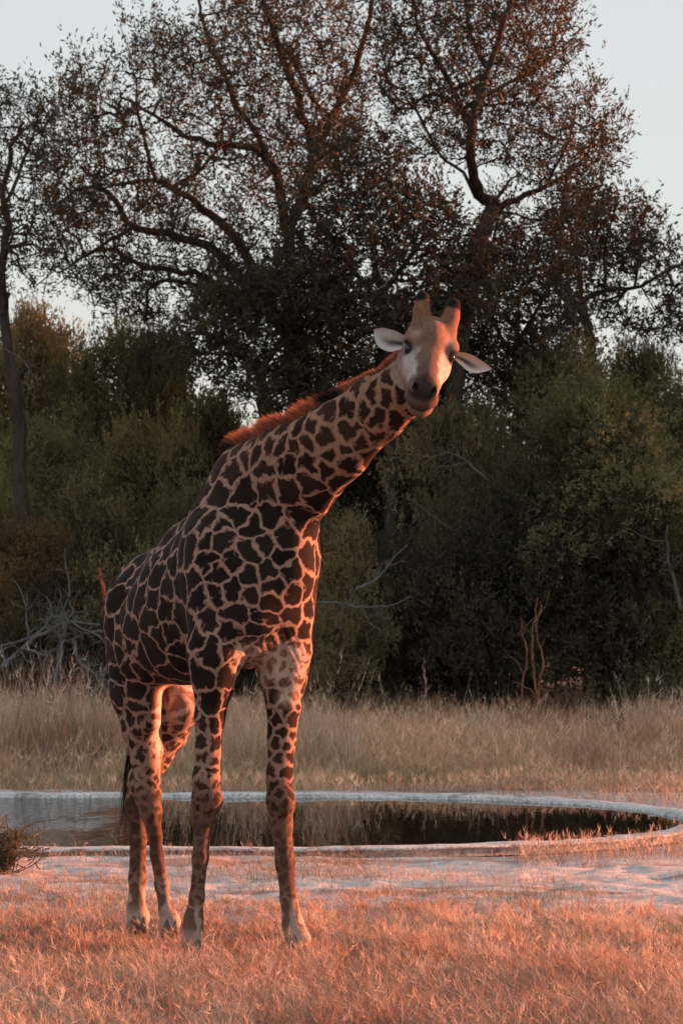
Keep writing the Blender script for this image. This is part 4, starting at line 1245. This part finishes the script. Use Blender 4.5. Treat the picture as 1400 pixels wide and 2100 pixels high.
dead('dead_branch', 'arched twiggy dead branch on the low side of the heap', [(-10, 1330), (50, 1318), (100, 1292), (125, 1320), (122, 1390)], 45.9, 7, 3, 10, 504, group=DG)
dead('dead_branch', 'thin dead branch lying across the heap behind the giraffe rump', [(240, 1300), (190, 1296), (150, 1312), (110, 1340), (70, 1390)], 46.1, 7, 3, 9, 505, group=DG)
dead('dead_branch', 'upright dead twig poking up from the dead wood heap', [(112, 1300), (118, 1265), (127, 1235), (124, 1210)], 46.0, 4, 1.5, 3, 506, group=DG, depth=1)
dead('dead_branch', 'pale curved dead branch hanging in the dark beside the giraffe chest', [(728, 1208), (760, 1200), (785, 1175), (800, 1150), (835, 1118)], 46.6, 5.5, 2, 6, 507, depth=2, klen=0.4)
dead('dead_branch', 'pale dead branch stretched flat beneath the curved one', [(640, 1236), (690, 1238), (730, 1248), (780, 1245), (830, 1225)], 46.4, 5, 2, 7, 508, depth=2, klen=0.35)
dead('dead_branch', 'bare tangled twigs sticking out of the bush below the chin', [(1000, 985), (960, 950), (920, 935), (880, 940), (850, 925)], 47.2, 5, 2, 9, 509, mat='grey', klen=0.4)
dead('dead_branch', 'thin bare branch drooping across the dark gap under the neck', [(845, 1025), (880, 1050), (930, 1080), (990, 1090)], 48.0, 3.5, 1.5, 4, 510, mat='grey', depth=1)
dead('dead_branch', 'pale forked dead twig dangling above the giraffe horns', [(775, 545), (782, 565), (790, 580), (785, 592), (760, 600)], 47.5, 4.5, 2, 3, 511, depth=1, klen=0.6)
dead('dead_branch', 'pinkish bare branch reaching from the thin tree across the bushes', [(10, 715), (45, 740), (70, 770), (85, 785)], 48.5, 5, 2, 4, 512, mat='grey', depth=1)
dead('dead_branch', 'slim bare branch showing against the shaded bush near the open crowned tree', [(1395, 1250), (1375, 1160), (1368, 1080)], 46.5, 9, 4, 5, 513, mat='grey', depth=2)
dead('broken_stem', 'broken sunlit red stem with a snapped top standing beyond the giraffe rump', [(300, 1602), (262, 1470), (236, 1350), (216, 1262), (212, 1226), (203, 1206), (194, 1190), (184, 1174)], 37.8, 13, 6, 0, 514, mat='red', cat='stem', depth=0)  # red of the low sun is put into the bark colour
SG = 'slender bare stems growing in front of the dark thicket'
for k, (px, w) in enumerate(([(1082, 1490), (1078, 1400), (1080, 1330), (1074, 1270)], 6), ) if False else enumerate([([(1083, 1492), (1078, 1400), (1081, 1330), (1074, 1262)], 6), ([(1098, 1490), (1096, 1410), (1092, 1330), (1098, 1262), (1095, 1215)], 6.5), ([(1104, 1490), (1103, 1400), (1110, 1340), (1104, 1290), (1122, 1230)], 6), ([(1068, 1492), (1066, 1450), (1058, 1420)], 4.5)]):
    dead('slender_stem', ['slender stem on the outer side of the lit clump in front of the thicket', 'straight slender stem in the middle of the lit clump', 'wavy slender stem of the lit clump bending at its top', 'short thin stem at the foot of the lit clump'][k], px, 46.5 - 0.15 * k, w * 1.05, 2.5, 4, 520 + k, mat='sun_orange', cat='stem', group=SG, depth=1, klen=0.25)  # sunlit orange of these stems is painted into their bark
# ------------------------------------------------------------------ grass
def grass_mat(name):
    m = NT(name)
    b = m.n('BsdfPrincipled'); b.inputs['Roughness'].default_value = 0.7; b.inputs['Specular IOR Level'].default_value = 0.2
    c = m.attr('tan'); m.l(c.outputs['Color'], b.inputs['Base Color'])
    t = m.n('BsdfTranslucent'); m.l(c.outputs['Color'], t.inputs['Color'])
    x = m.n('MixShader'); x.inputs[0].default_value = 0.35
    m.l(b.outputs[0], x.inputs[1]); m.l(t.outputs[0], x.inputs[2]); m.l(x.outputs[0], m.out.inputs['Surface'])
    return m.m
GM = grass_mat('dry_grass')
STRAW = np.array([(0.50, 0.38, 0.29), (0.58, 0.47, 0.38), (0.44, 0.28, 0.20), (0.38, 0.19, 0.125), (0.33, 0.26, 0.17), (0.18, 0.18, 0.09)])
def blades(X, Y, h, width, lean, cols, segs=3, seedfrac=0.0, seedlen=0.1):
    n = len(X)
    roots = np.column_stack([X, Y, ground_h(X, Y) - 0.03])
    a = rng.random(n) * 2 * math.pi
    tilt = np.abs(rng.normal(size=n)) * lean
    dr = np.column_stack([np.cos(a) * tilt, np.sin(a) * tilt, np.ones(n)]); dr /= np.linalg.norm(dr, axis=1)[:, None]
    bend = np.column_stack([np.cos(a), np.sin(a), -0.35 * np.ones(n)]) * (h * lean * (0.4 + 1.1 * rng.random(n)))[:, None]
    V, F = ribbons(roots, dr, h, width, bend, segs)
    Cc = np.repeat(cols, (segs + 1) * 2, 0)
    if seedfrac > 0:
        k = np.where(rng.random(n) < seedfrac)[0]
        q = 6
        T = np.repeat(k, q)
        t = 1 - rng.random(len(T)) * 0.34
        p = roots[T] + dr[T] * (h[T] * t)[:, None] + bend[T] * (t ** 2)[:, None]
        d2 = dr[T] + rng.normal(size=(len(T), 3)) * 0.42; d2 /= np.linalg.norm(d2, axis=1)[:, None]
        V2, F2 = ribbons(p, d2, seedlen * (0.35 + 0.6 * rng.random(len(T))), np.full(len(T), width.mean() * 1.25), np.zeros((len(T), 3)), 1)
        V, F = joined([(V, F), (V2, F2)])
        Cc = np.concatenate([Cc, np.repeat(cols[T] * 1.12 + 0.02, 4, 0)])
    return V, F, Cc
def pick(n, w, P, scale, seed):
    w = np.array(w, float); w /= w.sum()
    base = rng.choice(len(STRAW), n, p=w)
    c = STRAW[base] * (0.75 + 0.5 * rng.random(n))[:, None]
    k = vnoise(P, scale, seed)
    return c, k

# near grass the giraffe stands in: tussocks of stalks, thin between them
nt = 2600
tY = 16.4 + (25.8 - 16.4) * rng.random(nt) ** 0.9
tX = (rng.random(nt) * 2 - 1) * tY * 0.130
tP = np.column_stack([tX, tY, tY * 0])
tk = rng.random(nt) < np.clip(0.75 + 0.6 * vnoise(tP, 1.0, 601), 0.15, 1) * smooth(25.4, 24.2, tY + 0.7 * vnoise(tP, 0.9, 603))
tX, tY, tP = tX[tk], tY[tk], tP[tk]; nt = len(tX)
tr = 0.05 + 0.12 * rng.random(nt) ** 1.5
th = (0.13 + 0.22 * rng.random(nt)) * (1 + 0.35 * vnoise(tP, 0.9, 608)) * (1 - 0.45 * smooth(22.8, 24.6, tY)) * (1 - 0.5 * smooth(19.6, 20.9, tY))
tb = rng.integers(0, 3, nt)
tcol = STRAW[rng.choice(6, nt, p=[.26, .22, .24, .16, .09, .03])]
tcol = lay(tcol, np.array([0.40, 0.165, 0.09]), smooth(0.1, 0.6, vnoise(tP, 0.7, 606)) * 0.6)
tcol = tcol * (1 + 0.3 * vnoise(tP, 0.5, 609))[:, None]
K = rng.integers(0, nt, 98000)
n = len(K)
rad = np.abs(rng.normal(size=n)) * 0.6
an_ = rng.random(n) * 2 * math.pi
Xg = tX[K] + np.cos(an_) * rad * tr[K]; Yg = tY[K] + np.sin(an_) * rad * tr[K]
h = th[K] * (0.55 + 0.6 * rng.random(n)) * np.where(rng.random(n) < 0.06, 1.5, 1.0)
cols = tcol[K] * (0.58 + 0.55 * rng.random(n))[:, None]
cols = lay(cols, np.array([0.60, 0.50, 0.42]), (rng.random(n) < 0.14) * 0.8)
out_dir = np.column_stack([np.cos(an_), np.sin(an_)])
def stalks(Xg, Yg, h, width, outd, out_amt, cols, wind, segs=3, seedfrac=0.14, seedlen=0.085):
    n = len(Xg)
    roots = np.column_stack([Xg, Yg, ground_h(Xg, Yg) - 0.03])
    a = rng.normal(size=(n, 2)) * 0.16
    dr = np.column_stack([outd * out_amt[:, None] + a, np.ones(n)]); dr[:, 0] += wind * 0.5
    dr /= np.linalg.norm(dr, axis=1)[:, None]
    bend = np.column_stack([outd * out_amt[:, None] * 0.8 + rng.normal(size=(n, 2)) * 0.18, -0.22 * np.ones(n)]) * h[:, None]
    bend[:, 0] += wind * h * 0.6
    V, F = ribbons(roots, dr, h, width, bend, segs)
    Cc = np.repeat(cols, (segs + 1) * 2, 0)
    k = np.where(rng.random(n) < seedfrac)[0]; q = 7
    T = np.repeat(k, q); t = 1 - rng.random(len(T)) * 0.36
    p = roots[T] + dr[T] * (h[T] * t)[:, None] + bend[T] * (t ** 2)[:, None]
    ax = dr[T] + bend[T] / h[T][:, None]
    d2 = ax + rng.normal(size=(len(T), 3)) * 0.34; d2 /= np.linalg.norm(d2, axis=1)[:, None]
    V2, F2 = ribbons(p, d2, seedlen * (0.35 + 0.6 * rng.random(len(T))), np.full(len(T), float(width.mean()) * 1.15), np.zeros((len(T), 3)), 1)
    V, F = joined([(V, F), (V2, F2)])
    return V, F, np.concatenate([Cc, np.repeat(cols[T] * 1.1 + 0.03, 4, 0)])
V1 = stalks(Xg, Yg, h, np.full(n, 0.0036), out_dir, 0.12 + 0.3 * rad, cols, -0.22)
# loose blades and runners between, thinning out over the sand
n = 64000
Yg = 16.6 + (28.8 - 16.6) * rng.random(n)
Xg = (rng.random(n) * 2 - 1) * Yg * 0.128
P = np.column_stack([Xg, Yg, Yg * 0])
edge_ = smooth(24.8, 23.4, Yg + 0.8 * vnoise(P, 0.9, 613)) * 0.8
tufts = smooth(-0.12, 0.25, vnoise(P * [0.5, 1.7, 1], 1.3, 604) + 0.25 * vnoise(P, 5, 614)) * smooth(28.75, 28.3, Yg) * smooth(23.5, 24.5, Yg) * 0.9
k = rng.random(n) < np.clip(np.maximum(edge_, tufts), 0.03, 1)
Xg, Yg, P = Xg[k], Yg[k], P[k]; n = len(Xg)
cols, _ = pick(n, [3, 2.2, 2.6, 2.0, 1.4, 0.5], P, 1.2, 605)
cols = lay(cols, np.array([0.13, 0.115, 0.06]), smooth(-0.1, 0.35, vnoise(P * [0.6, 1.5, 1], 1.1, 607)) * 0.8 * smooth(23.5, 25, Yg))
h = (0.07 + 0.12 * rng.random(n)) * np.where(rng.random(n) < 0.03, 2.2, 1.0)
V2 = stalks(Xg, Yg, h, np.full(n, 0.0036), rng.normal(size=(n, 2)) * 0.4, np.full(n, 0.5), cols, -0.15, 2, 0.1, 0.05)
V, F = joined([V1[:2], V2[:2]])
tag(mesh_np('dry_grass', V, F, GM, None, False, {'tan': np.concatenate([V1[2], V2[2]])}), kind='stuff')

# far bank: shorter turf by the rim, rough grass behind it
n = 95000
Yg = 36.3 + (53.5 - 36.3) * rng.random(n) ** 1.15
Xg = (rng.random(n) * 2 - 1) * Yg * 0.122
P = np.column_stack([Xg, Yg, Yg * 0])
keep = (rng.random(n) < np.clip(0.75 + 0.5 * vnoise(P, 0.8, 611), 0.1, 1))
# keep off the rounded end of the pond
keep &= ~((Xg > 2.0) & (Yg < 36.2) & (rng.random(len(Xg)) < 0.3))
Xg, Yg, P = Xg[keep], Yg[keep], P[keep]; n = len(Xg)
cols, k = pick(n, [3.4, 3.4, 1.6, 0.8, 1.4, 0.6], P, 1.2, 615)
cols = cols * (1.25 + 0.3 * vnoise(P, 2.2, 619))[:, None] * [1.1, 1.0, 0.9]
cols = lay(cols, np.array([0.24, 0.105, 0.075]), smooth(0.2, 0.65, vnoise(P, 0.75, 616)) * 0.75 * smooth(38, 39.5, Yg))
cols = lay(cols, np.array([0.13, 0.15, 0.06]), smooth(0.05, 0.5, vnoise(P, 0.9, 617)) * 0.6 * smooth(39.5, 37.5, Yg))
h = (0.10 + 0.09 * rng.random(n)) + smooth(37.4, 40.5, Yg) * (0.22 + 0.30 * rng.random(n)) * (1 + 0.45 * vnoise(P, 0.6, 618) + 0.45 * vnoise(P, 2.0, 620))
V, F, Cc = blades(Xg, Yg, np.maximum(h, 0.06), np.full(n, 0.0068), 0.3, cols, 2, 0.16, 0.11)
tag(mesh_np('bank_grass', V, F, GM, None, False, {'tan': Cc}), kind='stuff')

# grass round the open end of the pond
n = 9000
ang = rng.uniform(-1.5, 1.3, n); rr = rng.uniform(0.5, 1.9, n)
Xg = (PXR - PR * 1.12) + (PR * 1.12 + rr) * np.cos(ang); Yg = PC + (PR + rr) * np.sin(ang)
k = (Xg > 1.4) & (rng.random(n) < 0.6)
Xg, Yg = Xg[k], Yg[k]; n = len(Xg); P = np.column_stack([Xg, Yg, Yg * 0])
cols, _ = pick(n, [3, 2, 3, 2, 0.6, 0.2], P, 1.2, 625)
V, F, Cc = blades(Xg, Yg, 0.14 + 0.16 * rng.random(n), np.full(n, 0.005), 0.35, cols, 2, 0.2, 0.08)
tag(mesh_np('pond_edge_grass', V, F, GM, None, False, {'tan': Cc}), kind='stuff')

# tall reeds on the far bank: clumps that can be told apart
def reed_clump(x, y, wpx, hpx, n, label, lean=0.15, grp='tall dry grass clumps on the far bank'):
    n = int(n * 1.9); hpx *= 1.15
    c = gnd(x, y); Y = c[1]
    X_ = c[0] + np.clip(rng.normal(size=n), -1.8, 1.8) * wpx * 0.5 * Y / FPX; Y_ = Y + rng.normal(size=n) * 0.3
    h = hpx * Y / FPX * np.where(rng.random(n) < 0.1, 0.85 + 0.4 * rng.random(n), 0.35 + 0.5 * rng.random(n))
    P = np.column_stack([X_, Y_, Y_ * 0])
    cols, _ = pick(n, [3.2, 4, 2, 0.6, 0.6, 0.1], P, 1, 631)
    cols = cols * 1.12
    V, F, Cc = blades(X_, Y_, h, np.full(n, 0.0085), lean, cols, 4, 0.12, 0.14)
    o = mesh_np('tall_grass_clump', V, F, GM, None, False, {'tan': Cc})
    tag(o, label, 'grass clump', grp)
for x, y, w, hp_, n, lab in (
    (20, 1575, 60, 185, 420, 'tall pink tipped grass clump below the thick fallen branch'),
    (95, 1572, 70, 195, 520, 'tallest pink tipped grass clump in front of the forked dead branch'),
    (170, 1570, 60, 185, 420, 'tall pink tipped grass clump below the crooked bleached branch'),
    (225, 1572, 40, 170, 260, 'tall grass clump right beside the giraffe hind leg'),
    (375, 1580, 30, 150, 150, 'tall grass clump seen between hind and front legs of the giraffe'),
    (500, 1585, 45, 180, 150, 'tall pale grass clump between the two front legs of the giraffe'),
    (650, 1585, 40, 185, 140, 'tall pale grass clump just beside the outer front leg of the giraffe'),
    (705, 1588, 30, 175, 90, 'thin tall pale grass clump past the outer front leg of the giraffe'),
    (870, 1540, 90, 150, 40, 'few long arching grass stalks before the darkest gap of the thicket'),
    (1000, 1560, 40, 130, 170, 'pale leaning grass clump near the slender lit stems'),
    (1340, 1530, 80, 120, 420, 'pale feathery grass clump in front of the broad dark green bush')):
    reed_clump(x, y, w, hp_, n, lab, grp='tall pink tipped grass clumps by the dead branches' if 'pink' in lab else 'tall pale grass clumps on the far bank')

# small leafy plants
def small_plant(name, label, x, y, wpx, hpx, n, mat, per=26, L=0.07, Wd=0.014, grp=None):
    c = gnd(x, y); Y = c[1]
    segs, Pp, Dd = [], [], []
    for q in range(n):
        e = c + np.array([rng.normal() * wpx * 0.3 * Y / FPX, rng.normal() * 0.15, hpx * Y / FPX * (0.45 + 0.6 * rng.random())])
        b0 = c + np.array([rng.normal() * 0.06, rng.normal() * 0.06, -0.03])
        s_ = spline([b0, b0 * 0.5 + e * 0.5 + rng.normal(size=3) * 0.04, e], 10)
        segs.append(tube(s_, np.linspace(0.006, 0.002, 10), 4))
        t = rng.uniform(1.5, 8.99, per); i = t.astype(int); f = (t - i)[:, None]
        Pp.append(s_[i] * (1 - f) + s_[i + 1] * f); Dd.append(rng.normal(size=(per, 3)) * [1, 1, 0.5] + [0, 0, 0.5])
    root = thing_tree(name, (c[0], c[1], 0), label, 'plant', grp)
    mesh_np('stems', *joined(segs), BK['grey'], root, True)
    P_ = np.concatenate(Pp); D_ = np.concatenate(Dd)
    V, F = leaves(P_, D_, L * (0.6 + 0.8 * rng.random(len(P_))), np.full(len(P_), Wd))
    mesh_np('foliage', V, F, LM[mat], root, False, {'tint': np.repeat(rng.random(len(P_)), 4)})
small_plant('leafy_weed', 'dark leafy weed growing at the near corner of the pond rim', 2, 1792, 130, 105, 40, 'dark', 24, 0.10, 0.013)
small_plant('shrublet', 'yellow green shrublet at the foot of the slender lit stems', 1120, 1500, 70, 80, 16, 'olive', 40, 0.05, 0.02)
small_plant('shrublet', 'russet shrublet beside the yellow green one', 1155, 1500, 40, 75, 10, 'brown', 40, 0.05, 0.02)
small_plant('shrublet', 'dark round shrublet standing in the pale bank grass', 1262, 1540, 90, 75, 26, 'green', 46, 0.05, 0.02)
small_plant('shrublet', 'spindly leaning shrublet with feathery leaves above the bank grass', 1195, 1505, 50, 120, 4, 'olive', 40, 0.05, 0.018)
